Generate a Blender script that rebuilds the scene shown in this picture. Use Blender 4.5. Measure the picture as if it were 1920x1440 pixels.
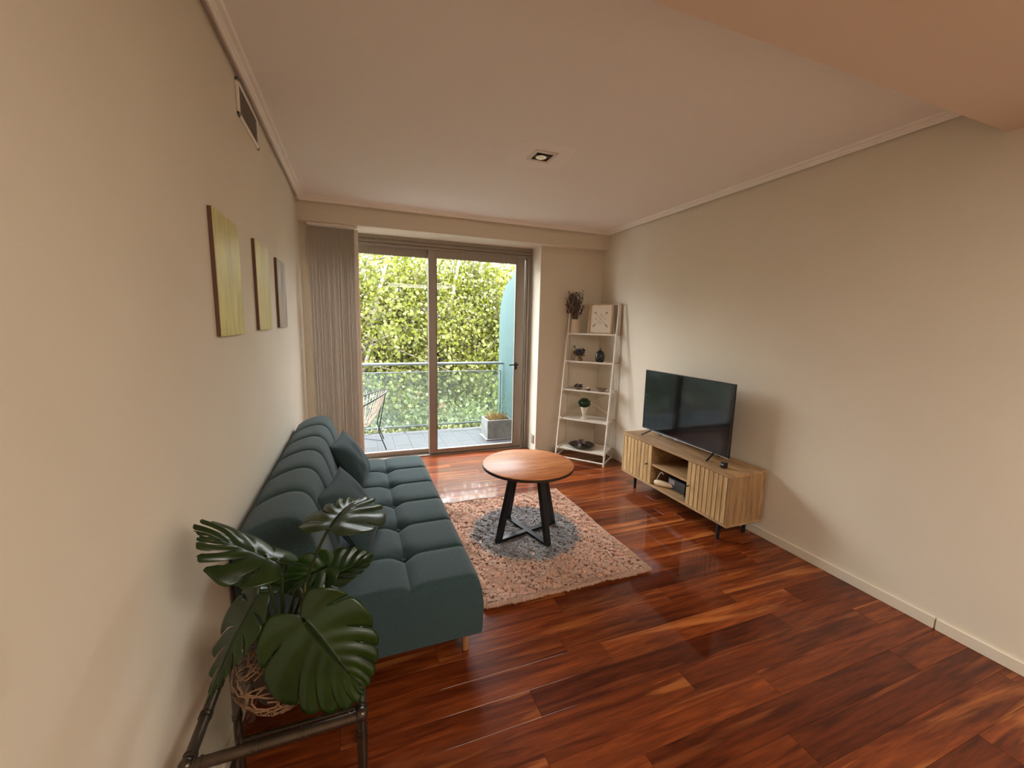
import bpy, bmesh, math, random
import numpy as np
from mathutils import Vector as V, Matrix, noise
random.seed(7); rng = np.random.default_rng(11)
D = bpy.data; C = bpy.context.scene.collection
for o in list(D.objects): D.objects.remove(o)
SC = bpy.context.scene
PI = math.pi

# ------------------------------------------------------------ camera, sky, sun, lamps, exposure
def set_camera():
    f, yaw, pitch, roll, h = 765.363, .3643, .144, .0223, 1.5
    fw = V((math.sin(yaw)*math.cos(pitch), math.cos(yaw)*math.cos(pitch), -math.sin(pitch)))
    r = V((math.cos(yaw), -math.sin(yaw), 0)); u = r.cross(fw)
    r2 = math.cos(roll)*r + math.sin(roll)*u; u2 = -math.sin(roll)*r + math.cos(roll)*u
    cam = D.cameras.new('camera'); cam.sensor_fit = 'HORIZONTAL'; cam.sensor_width = 36; cam.lens = f*36/1920
    cam.clip_start = .02; cam.clip_end = 300
    o = D.objects.new('camera', cam); C.objects.link(o)
    o.matrix_world = Matrix(((r2.x, u2.x, -fw.x, 0), (r2.y, u2.y, -fw.y, 0), (r2.z, u2.z, -fw.z, h), (0, 0, 0, 1)))
    SC.camera = o
set_camera()
w = D.worlds.new('sky'); SC.world = w; w.use_nodes = True
bg = w.node_tree.nodes['Background']; bg.inputs[0].default_value = (.93, .96, 1.03, 1); bg.inputs[1].default_value = 17.0
def lamp(name, kind, loc, rot, energy, color, **kw):
    l = D.lights.new(name, kind); l.energy = energy; l.color = color
    for k, v in kw.items():
        if k == 'portal': l.cycles.is_portal = v
        else: setattr(l, k, v)
    o = D.objects.new(name, l); C.objects.link(o); o.location = loc; o.rotation_euler = rot
    return o
lamp('sun', 'SUN', (0, 0, 20), (math.radians(42), 0, math.radians(28)), 20.0, (1, .93, .78), angle=.01)
lamp('sky_portal', 'AREA', (.8, 4.66, 1.2), (math.radians(-90), 0, 0), 1, (1, 1, 1), shape='RECTANGLE', size=2.3, size_y=2.36, portal=True)
lamp('rear_fill_light', 'AREA', (1.5, -1.25, 2.385), (0, 0, 0), 74, (1, .93, .84), shape='RECTANGLE', size=1.5, size_y=1.1)  # unseen warm area light added behind the camera to fill the room
vs = SC.view_settings; vs.view_transform = 'Standard'; vs.look = 'None'; vs.gamma = 1; vs.use_curve_mapping = False; vs.exposure = 0.28

# ------------------------------------------------------------ helpers
class MB:
    """collects shapes, in world coordinates, for ONE mesh"""
    def __init__(s): s.v = []; s.f = []
    def add(s, vs, fs):
        n = len(s.v); s.v += [tuple(x) for x in vs]; s.f += [tuple(i+n for i in q) for q in fs]; return s
    def box(s, lo, hi, bev=0, M=None):
        x0, y0, z0 = lo; x1, y1, z1 = hi
        if bev:
            b = bev; P = []
            for sx in (0, 1):
                for sy in (0, 1):
                    for sz in (0, 1):
                        X = (x0, x1)[sx]; Y = (y0, y1)[sy]; Z = (z0, z1)[sz]
                        dx = b*(1-2*sx); dy = b*(1-2*sy); dz = b*(1-2*sz)
                        P += [(X, Y+dy, Z+dz), (X+dx, Y, Z+dz), (X+dx, Y+dy, Z)]
            I = lambda sx, sy, sz, a: (sx*4+sy*2+sz)*3+a
            F = []
            for sg in (0, 1):
                F += [[I(sg, 0, 0, 0), I(sg, 1, 0, 0), I(sg, 1, 1, 0), I(sg, 0, 1, 0)], [I(0, sg, 0, 1), I(1, sg, 0, 1), I(1, sg, 1, 1), I(0, sg, 1, 1)], [I(0, 0, sg, 2), I(1, 0, sg, 2), I(1, 1, sg, 2), I(0, 1, sg, 2)]]
            for a in (0, 1):
                for c in (0, 1):
                    F += [[I(a, c, 0, 0), I(a, c, 1, 0), I(a, c, 1, 1), I(a, c, 0, 1)], [I(a, 0, c, 0), I(a, 1, c, 0), I(a, 1, c, 2), I(a, 0, c, 2)], [I(0, a, c, 1), I(1, a, c, 1), I(1, a, c, 2), I(0, a, c, 2)]]
                    for d in (0, 1): F.append([I(a, c, d, 0), I(a, c, d, 1), I(a, c, d, 2)])
        else:
            P = [(x, y, z) for x in (x0, x1) for y in (y0, y1) for z in (z0, z1)]
            F = [(0, 1, 3, 2), (4, 6, 7, 5), (0, 4, 5, 1), (2, 3, 7, 6), (0, 2, 6, 4), (1, 5, 7, 3)]
        if M is not None: P = [M @ V(p) for p in P]
        return s.add(P, F)
    def tube(s, pts, r, n=8, closed=False, square=False):
        pts = [V(p) for p in pts]; m = len(pts); rs = r if isinstance(r, (list, tuple)) else [r]*m
        rings = []; up = None
        for i, p in enumerate(pts):
            a = pts[(i-1) % m] if (closed or i > 0) else p; b = pts[(i+1) % m] if (closed or i < m-1) else p
            t = (b-a).normalized()
            if up is None:
                up = V((0, 0, 1)) if abs(t.z) < .9 else V((1, 0, 0))
            x = (up - t*up.dot(t)).normalized(); y = t.cross(x); up = x
            ph = PI/4 if square else 0
            rings.append([p + (x*math.cos(2*PI*k/n+ph) + y*math.sin(2*PI*k/n+ph))*rs[i] for k in range(n)])
        P = [q for g in rings for q in g]; F = []
        for i in range(m if closed else m-1):
            j = (i+1) % m
            for k in range(n): F.append((i*n+k, i*n+(k+1) % n, j*n+(k+1) % n, j*n+k))
        if not closed: F += [tuple(range(n))[::-1], tuple(range((m-1)*n, m*n))]
        return s.add(P, F)
    def bar(s, a, b, wd, th):
        """square bar a->b"""
        return s.tube([a, b], max(wd, th)*.7071, 4, square=True) if wd == th else s.tube([a, b], wd*.7071, 4, square=True)
    def lathe(s, c, prof, n=24, ax=None):
        P = []; F = []; m = len(prof)
        for r, z in prof:
            for k in range(n): P.append((c[0]+r*math.cos(2*PI*k/n), c[1]+r*math.sin(2*PI*k/n), c[2]+z))
        for i in range(m-1):
            for k in range(n): F.append((i*n+k, i*n+(k+1) % n, (i+1)*n+(k+1) % n, (i+1)*n+k))
        F += [tuple(range(n))[::-1], tuple(range((m-1)*n, m*n))]
        return s.add(P, F)
    def ball(s, c, r, n=10, sc=(1, 1, 1)):
        P = []; F = []; m = n//2+1
        prof = [(math.sin(PI*i/(m)), -math.cos(PI*i/(m))) for i in range(1, m)]
        k0 = len(prof)
        for a, z in prof:
            for k in range(n): P.append((c[0]+r*sc[0]*a*math.cos(2*PI*k/n), c[1]+r*sc[1]*a*math.sin(2*PI*k/n), c[2]+r*sc[2]*z))
        P += [(c[0], c[1], c[2]-r*sc[2]), (c[0], c[1], c[2]+r*sc[2])]
        for i in range(k0-1):
            for k in range(n): F.append((i*n+k, i*n+(k+1) % n, (i+1)*n+(k+1) % n, (i+1)*n+k))
        for k in range(n): F += [(k0*n, (k+1) % n, k), (k0*n+1, (k0-1)*n+k, (k0-1)*n+(k+1) % n)]
        return s.add(P, F)
    def prism(s, poly, axis, a, b):
        """extrude a 2D polygon along an axis (0 x, 1 y, 2 z) from a to b"""
        n = len(poly); P = []
        for t in (a, b):
            for p in poly:
                q = list(p); q.insert(axis, t); P.append(tuple(q))
        F = [tuple(range(n)), tuple(range(n, 2*n))[::-1]] + [(i, (i+1) % n, n+(i+1) % n, n+i) for i in range(n)]
        return s.add(P, F)
    def grid(s, P, nu, nv, closed_u=False):
        F = []
        for i in range(nu if closed_u else nu-1):
            for j in range(nv-1): F.append((i*nv+j, ((i+1) % nu)*nv+j, ((i+1) % nu)*nv+j+1, i*nv+j+1))
        return s.add(P, F)
def rootloc(p):
    while p is not None and p.parent is not None: p = p.parent
    return V(p.location) if p is not None else V((0, 0, 0))
def obj(name, mb, mat, parent=None, smooth=False, label=None, kind=None, fix=True, merge=0, loc=None):
    me = D.meshes.new(name); off = rootloc(parent) if parent is not None else V(loc or (0, 0, 0))
    me.from_pydata([(x-off.x, y-off.y, z-off.z) for x, y, z in mb.v], [], mb.f)
    if fix or merge:
        bm = bmesh.new(); bm.from_mesh(me)
        if merge: bmesh.ops.remove_doubles(bm, verts=bm.verts, dist=merge)
        if fix: bmesh.ops.recalc_face_normals(bm, faces=bm.faces)
        bm.to_mesh(me); bm.free()
    if mat: me.materials.append(mat)
    if smooth:
        me.polygons.foreach_set('use_smooth', [True]*len(me.polygons))
        if smooth != 'all':
            bm = bmesh.new(); bm.from_mesh(me)
            for e in bm.edges:
                if len(e.link_faces) == 2 and e.calc_face_angle(0) > .7: e.smooth = False
            bm.to_mesh(me); bm.free()
    o = D.objects.new(name, me); C.objects.link(o)
    if parent is not None: o.parent = parent
    else: o.location = off
    if label: o['label'] = label
    if kind: o['kind'] = kind
    return o
def thing(name, loc, label, cat, group=None):
    o = D.objects.new(name, None); C.objects.link(o); o.location = loc; o.empty_display_size = .05
    tag(o, label, cat, group); return o
def tag(o, label, cat, group=None):
    o['label'] = label; o['category'] = cat
    if group: o['group'] = group
    return o
def struct(name, mb, mat, parent=None, **k):
    return obj(name, mb, mat, parent, kind='structure', **k)
def add_mod_bevel(o, wd, seg=2):
    m = o.modifiers.new('bevel', 'BEVEL'); m.width = wd; m.segments = seg; m.limit_method = 'ANGLE'; m.harden_normals = False

# ------------------------------------------------------------ materials
def mat(name, col, rough=.5, metal=0, spec=.5, noise_s=None, noise_amt=.15, bump=0, bump_s=None, coat=0, trans=0, ior=1.45, sheen=0, alpha=None, stretch=(1, 1, 1), dark=None, rampv=(.35, .65), coord='Object', detail=4, distort=0, coat_r=.08):
    m = D.materials.new(name); m.use_nodes = True; nt = m.node_tree; N = nt.nodes; L = nt.links
    b = N['Principled BSDF']; b.inputs['Base Color'].default_value = (*col, 1); b.inputs['Roughness'].default_value = rough
    b.inputs['Metallic'].default_value = metal; b.inputs['IOR'].default_value = ior; b.inputs['Specular IOR Level'].default_value = spec
    b.inputs['Coat Weight'].default_value = coat; b.inputs['Coat Roughness'].default_value = coat_r
    b.inputs['Transmission Weight'].default_value = trans; b.inputs['Sheen Weight'].default_value = sheen
    if noise_s or bump:
        tc = N.new('ShaderNodeTexCoord'); mp = N.new('ShaderNodeMapping'); mp.inputs['Scale'].default_value = stretch
        L.new(tc.outputs[coord], mp.inputs[0])
    if noise_s:
        n = N.new('ShaderNodeTexNoise'); n.inputs['Scale'].default_value = noise_s; n.inputs['Detail'].default_value = detail; n.inputs['Distortion'].default_value = distort
        L.new(mp.outputs[0], n.inputs['Vector'])
        r = N.new('ShaderNodeValToRGB'); r.color_ramp.elements[0].position = rampv[0]; r.color_ramp.elements[1].position = rampv[1]
        d = dark if dark else tuple(c*(1-noise_amt) for c in col)
        r.color_ramp.elements[0].color = (*d, 1); r.color_ramp.elements[1].color = (*col, 1)
        L.new(n.outputs[0], r.inputs[0]); L.new(r.outputs[0], b.inputs['Base Color'])
    if bump:
        n2 = N.new('ShaderNodeTexNoise'); n2.inputs['Scale'].default_value = bump_s or 60; n2.inputs['Detail'].default_value = 5
        L.new(mp.outputs[0], n2.inputs['Vector'])
        bp = N.new('ShaderNodeBump'); bp.inputs['Strength'].default_value = bump; bp.inputs['Distance'].default_value = .01
        L.new(n2.outputs[0], bp.inputs['Height']); L.new(bp.outputs[0], b.inputs['Normal'])
    return m
M = {}
WALLC = (.76, .685, .555)
M['wall'] = mat('wall_paint', WALLC, .75, bump=.06, bump_s=70, noise_s=1.3, noise_amt=.05)
M['wall_b'] = mat('wall_paint_back', WALLC, .8, bump=.05, bump_s=70)
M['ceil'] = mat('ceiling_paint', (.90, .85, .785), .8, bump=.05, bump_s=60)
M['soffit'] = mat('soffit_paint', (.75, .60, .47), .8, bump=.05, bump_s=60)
M['trim'] = mat('white_trim', (.92, .86, .78), .55)
M['base'] = mat('baseboard_paint', (.74, .66, .53), .45)
M['alu'] = mat('taupe_aluminium', (.34, .295, .25), .42, metal=.35, noise_s=30, noise_amt=.06, stretch=(1, 1, .1))
M['black'] = mat('black_metal', (.012, .012, .014), .38, metal=.2)
M['blackp'] = mat('black_plastic', (.01, .01, .011), .3)
M['screen'] = mat('tv_screen', (.004, .005, .006), .07, spec=.35)
M['silver'] = mat('silver_strip', (.5, .5, .5), .3, metal=.9)
M['whitem'] = mat('white_enamel', (.72, .66, .57), .4)
M['fabric'] = mat('slate_green_fabric', (.036, .074, .081), .9, noise_s=260, noise_amt=.35, bump=.35, bump_s=420, sheen=.12, stretch=(1, .6, 1))
M['pillow'] = mat('pillow_fabric', (.026, .054, .060), .9, noise_s=200, noise_amt=.25, bump=.2, bump_s=300, sheen=.08)
M['button'] = mat('button_fabric', (.03, .045, .048), .9, noise_s=200, noise_amt=.2)
M['legwood'] = mat('leg_wood', (.42, .20, .08), .4, noise_s=12, noise_amt=.3, stretch=(6, 6, 1))
M['blind'] = mat('blind_fabric', (.94, .85, .73), .85, noise_s=40, noise_amt=.05, stretch=(8, 8, .3))
def add_translucent(m, col, w_):
    nt = m.node_tree; N = nt.nodes; L = nt.links; t = N.new('ShaderNodeBsdfTranslucent'); t.inputs[0].default_value = (*col, 1)
    mx = N.new('ShaderNodeMixShader'); mx.inputs[0].default_value = w_; L.new(N['Principled BSDF'].outputs[0], mx.inputs[1]); L.new(t.outputs[0], mx.inputs[2]); L.new(mx.outputs[0], N['Material Output'].inputs[0])
add_translucent(M['blind'], (.55, .45, .36), .35)

def glass_mat(name, tint=(1, 1, 1), rough=0.0, white=0.0, ior=1.45):
    m = D.materials.new(name); m.use_nodes = True; nt = m.node_tree; N = nt.nodes; L = nt.links
    N.remove(N['Principled BSDF']); out = N['Material Output']
    tr = N.new('ShaderNodeBsdfTransparent'); tr.inputs[0].default_value = (*tint, 1)
    gl = N.new('ShaderNodeBsdfGlossy'); gl.inputs['Roughness'].default_value = rough; fr = N.new('ShaderNodeFresnel'); fr.inputs[0].default_value = ior
    mx = N.new('ShaderNodeMixShader'); ge = N.new('ShaderNodeNewGeometry'); iv = N.new('ShaderNodeMath'); iv.operation = 'SUBTRACT'; iv.inputs[0].default_value = 1; L.new(ge.outputs['Backfacing'], iv.inputs[1])
    ff = N.new('ShaderNodeMath'); ff.operation = 'MULTIPLY'; L.new(fr.outputs[0], ff.inputs[0]); L.new(iv.outputs[0], ff.inputs[1])
    L.new(ff.outputs[0], mx.inputs[0]); L.new(tr.outputs[0], mx.inputs[1]); L.new(gl.outputs[0], mx.inputs[2])
    if white:
        df = N.new('ShaderNodeBsdfDiffuse'); df.inputs[0].default_value = (.8, .88, .88, 1)
        m2 = N.new('ShaderNodeMixShader'); m2.inputs[0].default_value = white
        L.new(mx.outputs[0], m2.inputs[1]); L.new(df.outputs[0], m2.inputs[2]); L.new(m2.outputs[0], out.inputs[0])
    else: L.new(mx.outputs[0], out.inputs[0])
    return m
M['glass'] = glass_mat('window_glass', (.97, .98, .97))
M['railglass'] = glass_mat('railing_glass', (.86, .93, .91), 0, .05)
M['tglass'] = glass_mat('table_glass', (.80, .82, .80), 0, 0, 1.5)

def wood(name, c1, c2, rough=.45, grain=(1.2, 18, 18), coat=0, use_tone=False, streak=None, coat_r=.12, spec=.5):
    m = D.materials.new(name); m.use_nodes = True; nt = m.node_tree; N = nt.nodes; L = nt.links; b = N['Principled BSDF']
    g = N.new('ShaderNodeNewGeometry'); mp = N.new('ShaderNodeMapping'); mp.inputs['Scale'].default_value = grain
    oi = N.new('ShaderNodeObjectInfo'); ml = N.new('ShaderNodeVectorMath'); ml.operation = 'SCALE'; ml.inputs[0].default_value = (13, 7, 5)
    L.new(oi.outputs['Random'], ml.inputs['Scale'])
    ad = N.new('ShaderNodeVectorMath'); ad.operation = 'ADD'; L.new(g.outputs['Position'], ad.inputs[0]); L.new(ml.outputs[0], ad.inputs[1]); L.new(ad.outputs[0], mp.inputs[0])
    n = N.new('ShaderNodeTexNoise'); n.inputs['Scale'].default_value = 1.6; n.inputs['Detail'].default_value = 6; n.inputs['Distortion'].default_value = .9; L.new(mp.outputs[0], n.inputs['Vector'])
    r = N.new('ShaderNodeValToRGB'); r.color_ramp.elements[0].position = .33; r.color_ramp.elements[1].position = .68
    r.color_ramp.elements[0].color = (*c1, 1); r.color_ramp.elements[1].color = (*c2, 1); L.new(n.outputs[0], r.inputs[0])
    colout = r.outputs[0]
    mp2 = N.new('ShaderNodeMapping'); mp2.inputs['Scale'].default_value = tuple(x*6 for x in grain); L.new(ad.outputs[0], mp2.inputs[0])
    n2 = N.new('ShaderNodeTexNoise'); n2.inputs['Scale'].default_value = 1.6; n2.inputs['Detail'].default_value = 3; L.new(mp2.outputs[0], n2.inputs['Vector'])
    r2 = N.new('ShaderNodeValToRGB'); r2.color_ramp.elements[0].position = .3; r2.color_ramp.elements[1].position = .6
    r2.color_ramp.elements[0].color = (.72, .72, .72, 1); r2.color_ramp.elements[1].color = (1, 1, 1, 1); L.new(n2.outputs[0], r2.inputs[0])
    mm = N.new('ShaderNodeMix'); mm.data_type = 'RGBA'; mm.blend_type = 'MULTIPLY'; mm.inputs[0].default_value = 1; L.new(colout, mm.inputs[6]); L.new(r2.outputs[0], mm.inputs[7]); colout = mm.outputs[2]
    if streak:
        mp3 = N.new('ShaderNodeMapping'); mp3.inputs['Scale'].default_value = (.55, 7, 1); L.new(ad.outputs[0], mp3.inputs[0])
        n3 = N.new('ShaderNodeTexNoise'); n3.inputs['Scale'].default_value = 1.5; n3.inputs['Detail'].default_value = 4; n3.inputs['Distortion'].default_value = 1.2; L.new(mp3.outputs[0], n3.inputs['Vector'])
        r3 = N.new('ShaderNodeValToRGB'); r3.color_ramp.elements[0].position = .56; r3.color_ramp.elements[1].position = .66
        r3.color_ramp.elements[0].color = (0, 0, 0, 1); r3.color_ramp.elements[1].color = (.55, .55, .55, 1); L.new(n3.outputs[0], r3.inputs[0])
        m3 = N.new('ShaderNodeMix'); m3.data_type = 'RGBA'; m3.inputs[7].default_value = (*streak, 1); L.new(r3.outputs[0], m3.inputs[0]); L.new(colout, m3.inputs[6]); colout = m3.outputs[2]
    if use_tone:
        at = N.new('ShaderNodeAttribute'); at.attribute_type = 'OBJECT'; at.attribute_name = 'tone'
        r4 = N.new('ShaderNodeValToRGB'); r4.color_ramp.elements[0].color = (.34, .24, .24, 1); r4.color_ramp.elements[1].color = (1.0, 1.0, 1.0, 1); L.new(at.outputs['Fac'], r4.inputs[0])
        m4 = N.new('ShaderNodeMix'); m4.data_type = 'RGBA'; m4.blend_type = 'MULTIPLY'; m4.inputs[0].default_value = 1; L.new(colout, m4.inputs[6]); L.new(r4.outputs[0], m4.inputs[7]); colout = m4.outputs[2]
    L.new(colout, b.inputs['Base Color']); b.inputs['Roughness'].default_value = rough; b.inputs['Specular IOR Level'].default_value = spec
    b.inputs['Coat Weight'].default_value = coat; b.inputs['Coat Roughness'].default_value = coat_r; b.inputs['Coat IOR'].default_value = 1.45
    bp = N.new('ShaderNodeBump'); bp.inputs['Strength'].default_value = .06; bp.inputs['Distance'].default_value = .002; L.new(n2.outputs[0], bp.inputs['Height']); L.new(bp.outputs[0], b.inputs['Normal'])
    return m
M['floorwood'] = wood('jatoba_plank', (.130, .022, .005), (.37, .086, .018), .36, (1.3, 16, 1), coat=.6, spec=.10, use_tone=True, streak=(.66, .24, .06), coat_r=.06)
M['standwood'] = wood('mango_wood', (.33, .185, .08), (.52, .32, .15), .5, (10, 1.2, 14))
M['slatwood'] = wood('mango_wood_slat', (.44, .27, .11), (.76, .50, .23), .5, (14, 14, 1.2))
M['sidewood'] = wood('mango_wood_side', (.27, .145, .06), (.44, .26, .12), .5, (14, 14, 1.2))
M['tablewood'] = wood('table_wood', (.50, .155, .045), (.80, .33, .11), .45, (1.2, 12, 8), coat=.12, coat_r=.35, spec=.3)
M['framewood'] = wood('frame_wood', (.42, .27, .13), (.55, .38, .2), .5, (6, 6, 6))
M['gap'] = mat('dark_underfloor', (.02, .008, .005), .8)

def pile_mat():
    m = D.materials.new('shag_pile'); m.use_nodes = True; nt = m.node_tree; N = nt.nodes; L = nt.links; b = N['Principled BSDF']; b.inputs['Roughness'].default_value = .95; b.inputs['Sheen Weight'].default_value = .3
    a = N.new('ShaderNodeAttribute'); a.attribute_name = 'tint'; L.new(a.outputs['Color'], b.inputs['Base Color'])
    t = N.new('ShaderNodeBsdfTranslucent'); L.new(a.outputs['Color'], t.inputs[0]); mx = N.new('ShaderNodeMixShader'); mx.inputs[0].default_value = .6
    L.new(b.outputs[0], mx.inputs[1]); L.new(t.outputs[0], mx.inputs[2]); L.new(mx.outputs[0], N['Material Output'].inputs[0])
    return m
M['pile'] = pile_mat()
M['rugback'] = mat('rug_backing', (.80, .56, .42), .95)

def leaf_mat(name, c, tcol, rough=.4, tw=.35, vary=True, spec=.5):
    m = D.materials.new(name); m.use_nodes = True; nt = m.node_tree; N = nt.nodes; L = nt.links; b = N['Principled BSDF']; out = N['Material Output']
    b.inputs['Roughness'].default_value = rough; b.inputs['Specular IOR Level'].default_value = spec
    t = N.new('ShaderNodeBsdfTranslucent'); t.inputs[0].default_value = (*tcol, 1)
    mx = N.new('ShaderNodeMixShader'); mx.inputs[0].default_value = tw; L.new(b.outputs[0], mx.inputs[1]); L.new(t.outputs[0], mx.inputs[2]); L.new(mx.outputs[0], out.inputs[0])
    g = N.new('ShaderNodeNewGeometry')
    n = N.new('ShaderNodeTexNoise'); n.inputs['Scale'].default_value = 3 if vary else 14; L.new(g.outputs['Position'], n.inputs['Vector'])
    r = N.new('ShaderNodeValToRGB'); r.color_ramp.elements[0].position = .35; r.color_ramp.elements[1].position = .65
    r.color_ramp.elements[0].color = (*[x*.55 for x in c], 1); r.color_ramp.elements[1].color = (*c, 1); L.new(n.outputs[0], r.inputs[0])
    if vary:
        hs = N.new('ShaderNodeHueSaturation'); mr = N.new('ShaderNodeMapRange'); mr.inputs[3].default_value = .47; mr.inputs[4].default_value = .53
        L.new(g.outputs['Random Per Island'], mr.inputs[0]); L.new(mr.outputs[0], hs.inputs['Hue'])
        mv = N.new('ShaderNodeMapRange'); mv.inputs[3].default_value = .5; mv.inputs[4].default_value = 1.5; L.new(g.outputs['Random Per Island'], mv.inputs[0]); L.new(mv.outputs[0], hs.inputs['Value'])
        L.new(r.outputs[0], hs.inputs['Color']); L.new(hs.outputs[0], b.inputs['Base Color'])
    else: L.new(r.outputs[0], b.inputs['Base Color'])
    return m
M['tree1'] = leaf_mat('plane_tree_leaf', (.098, .106, .012), (.15, .165, .014), .55, .4)
M['tree2'] = leaf_mat('grey_green_leaf', (.098, .114, .044), (.115, .14, .036), .55, .4)
M['bark'] = mat('bark', (.20, .165, .14), .85, noise_s=6, noise_amt=.45, bump=.4, bump_s=20)
M['monstera'] = leaf_mat('monstera_leaf', (.022, .046, .010), (.24, .42, .03), .28, .36, False, .6)
M['stem'] = mat('plant_stem', (.03, .04, .015), .45)
M['stemy'] = mat('plant_sheath', (.10, .09, .03), .5)

# ------------------------------------------------------------ room shell
XL, XR, YL, YB, YG = -.455, 2.74, 4.16, 4.27, 4.55
ZC, ZL, ZS = 2.565, 2.37, 2.40
YR = -3.0
wl = struct('wall_left', MB().box((XL-.15, YR, -.1), (XL, 4.75, 2.75)), M['wall'])
wr = struct('wall_right', MB().box((XR, YR, -.1), (XR+.15, 4.75, 2.75)), M['wall'])
wb = struct('wall_back', MB().box((1.94, YB, -.1), (XR+.01, 4.75, 2.75)), M['wall_b'])
obj('lintel', MB().box((XL, YL, ZL), (XR, 4.75, 2.75)), M['wall_b'], wb)
obj('side_jamb', MB().box((XL, 4.25, 0), (-.37, 4.75, ZL)), M['wall_b'], wb)  # jamb widened and brought forward to block light leaking past the blind
struct('wall_rear', MB().box((XL-.15, YR-.15, -.1), (XR+.15, YR, 2.75)), M['wall'])
ce = struct('ceiling', MB().box((XL-.15, 1.0, ZC), (XR+.15, 4.2, 2.78)), M['ceil'])
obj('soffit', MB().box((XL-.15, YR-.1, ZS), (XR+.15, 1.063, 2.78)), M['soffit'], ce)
# thin plaster repair patch around the recessed spotlight
pc = (1.13, 2.54); pp = []
for k in range(40):
    a = 2*PI*k/40; cx, sx = math.cos(a), math.sin(a); q = 5
    rr = .195/((abs(cx)**q+abs(sx)**q)**(1/q)); x = rr*cx; y = rr*sx; t = -.13
    pp.append((pc[0]+x*math.cos(t)-y*math.sin(t), pc[1]+x*math.sin(t)+y*math.cos(t)))
hole = [(1.135+.056*sx, 2.53+.056*sy) for sx, sy in ((1, 1), (-1, 1), (-1, -1), (1, -1))]
mbp = MB()
def ringverts(z, inner): return [(x, y, z) for x, y in inner]
sqr = []
for k in range(40):
    a = 2*PI*k/40; m_ = .056/max(abs(math.cos(a)), abs(math.sin(a))); sqr.append((1.135+m_*math.cos(a), 2.53+m_*math.sin(a)))
P_ = [(x, y, ZC) for x, y in pp]+[(pc[0]+(x-pc[0])*.97, pc[1]+(y-pc[1])*.97, ZC-.003) for x, y in pp]+[(x, y, ZC-.003) for x, y in sqr]
mbp.add(P_, [(i, (i+1) % 40, 40+(i+1) % 40, 40+i) for i in range(40)]+[(40+i, 40+(i+1) % 40, 80+(i+1) % 40, 80+i) for i in range(40)])
obj('plaster_patch', mbp, mat('patch_plaster', (.92, .875, .815), .8, bump=.08, bump_s=40), ce)
# crown moulding: two stepped fillets
cp = [(0, .031), (.024, .031), (.024, 0), (.033, -.001), (.037, .009), (.042, .011), (.046, .020), (.062, .022), (.066, .036), (0, .036)]
struct('trim_1', MB().prism([(XL+a, ZC-.036+b) for a, b in cp], 1, 1.063, YL), M['trim'])
struct('trim_2', MB().prism([(XR-a, ZC-.036+b) for a, b in cp], 1, 1.063, YL), M['trim'])
struct('trim_3', MB().prism([(YL-a, ZC-.036+b) for a, b in cp], 0, XL, XR), M['trim'])
# baseboards
struct('baseboard_right', MB().box((XR-.012, 1.0, 0), (XR, YB, .062), .002), M['base'])
obj('baseboard_piece', MB().box((XR-.012, YR, 0), (XR, .993, .060), .002), M['base'], D.objects['baseboard_right'])
struct('baseboard_left', MB().box((XL, YR, 0), (XL+.012, 4.45, .062), .002), M['base'])
struct('baseboard_back', MB().box((1.95, YB-.012, 0), (XR-.012, YB, .062), .002), M['base'])
# floor: every plank its own piece
fl = struct('floor', MB().box((XL-.1, YR-.1, -.12), (XR+.1, 4.72, -.016)), M['gap'])
PITCH = .1237; Y0 = 1.856
joints = {0: [.98, 2.40], 1: [.30, 1.60], 2: [.875, 1.937], 3: [-.1, 1.05, 2.30], 4: [.628, 2.035], 5: [.0, 1.288, 2.5], 6: [.576, 1.615], 7: [-.1, .915, 2.334], 8: [.3, 1.475], 9: [.1, 1.2, 2.655], 10: [.8, 2.16]}
tones = {0: [.5, .05, .45], 1: [.5, .65, .5], 2: [.45, .3, .5], 3: [.4, .6, .75, .05], 4: [.6, .02, .3], 5: [.5, .45, .18], 6: [.5, .55, .42], 7: [.4, .6, .08, .4], 8: [.5, .35, .04], 9: [.4, .5, .45, .25], 10: [.4, .05, .5],
         -1: [.5, .55, .45], -2: [.4, .6, .7], -3: [.5, .5, .85], -4: [.35, .45, .55], -5: [.3, .8, .9], -6: [.5, .1, .2], -7: [.4, .6, .5]}
rp = random.Random(5); k = -22
while Y0-(k+1)*PITCH > YR:
    y1 = Y0-k*PITCH; y0 = y1-PITCH
    y1 = min(y1, 4.70)
    if k in joints: xs = joints[k]
    else:
        xs = []; x = XL+rp.uniform(.25, 1.15)
        while x < XR-.2: xs.append(x); x += rp.uniform(.85, 1.5)
    ed = [XL]+xs+[XR]
    for i in range(len(ed)-1):
        o = obj('plank', MB().box((ed[i]+.0005, y0+.0005, -.016), (ed[i+1]-.0005, y1-.0005, 0), .0005), M['floorwood'], fl, fix=True)
        tn = tones.get(k); o['tone'] = float(tn[i]) if tn and i < len(tn) else rp.choice([.15, .35, .5, .5, .6, .7, .9])
    k += 1

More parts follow.
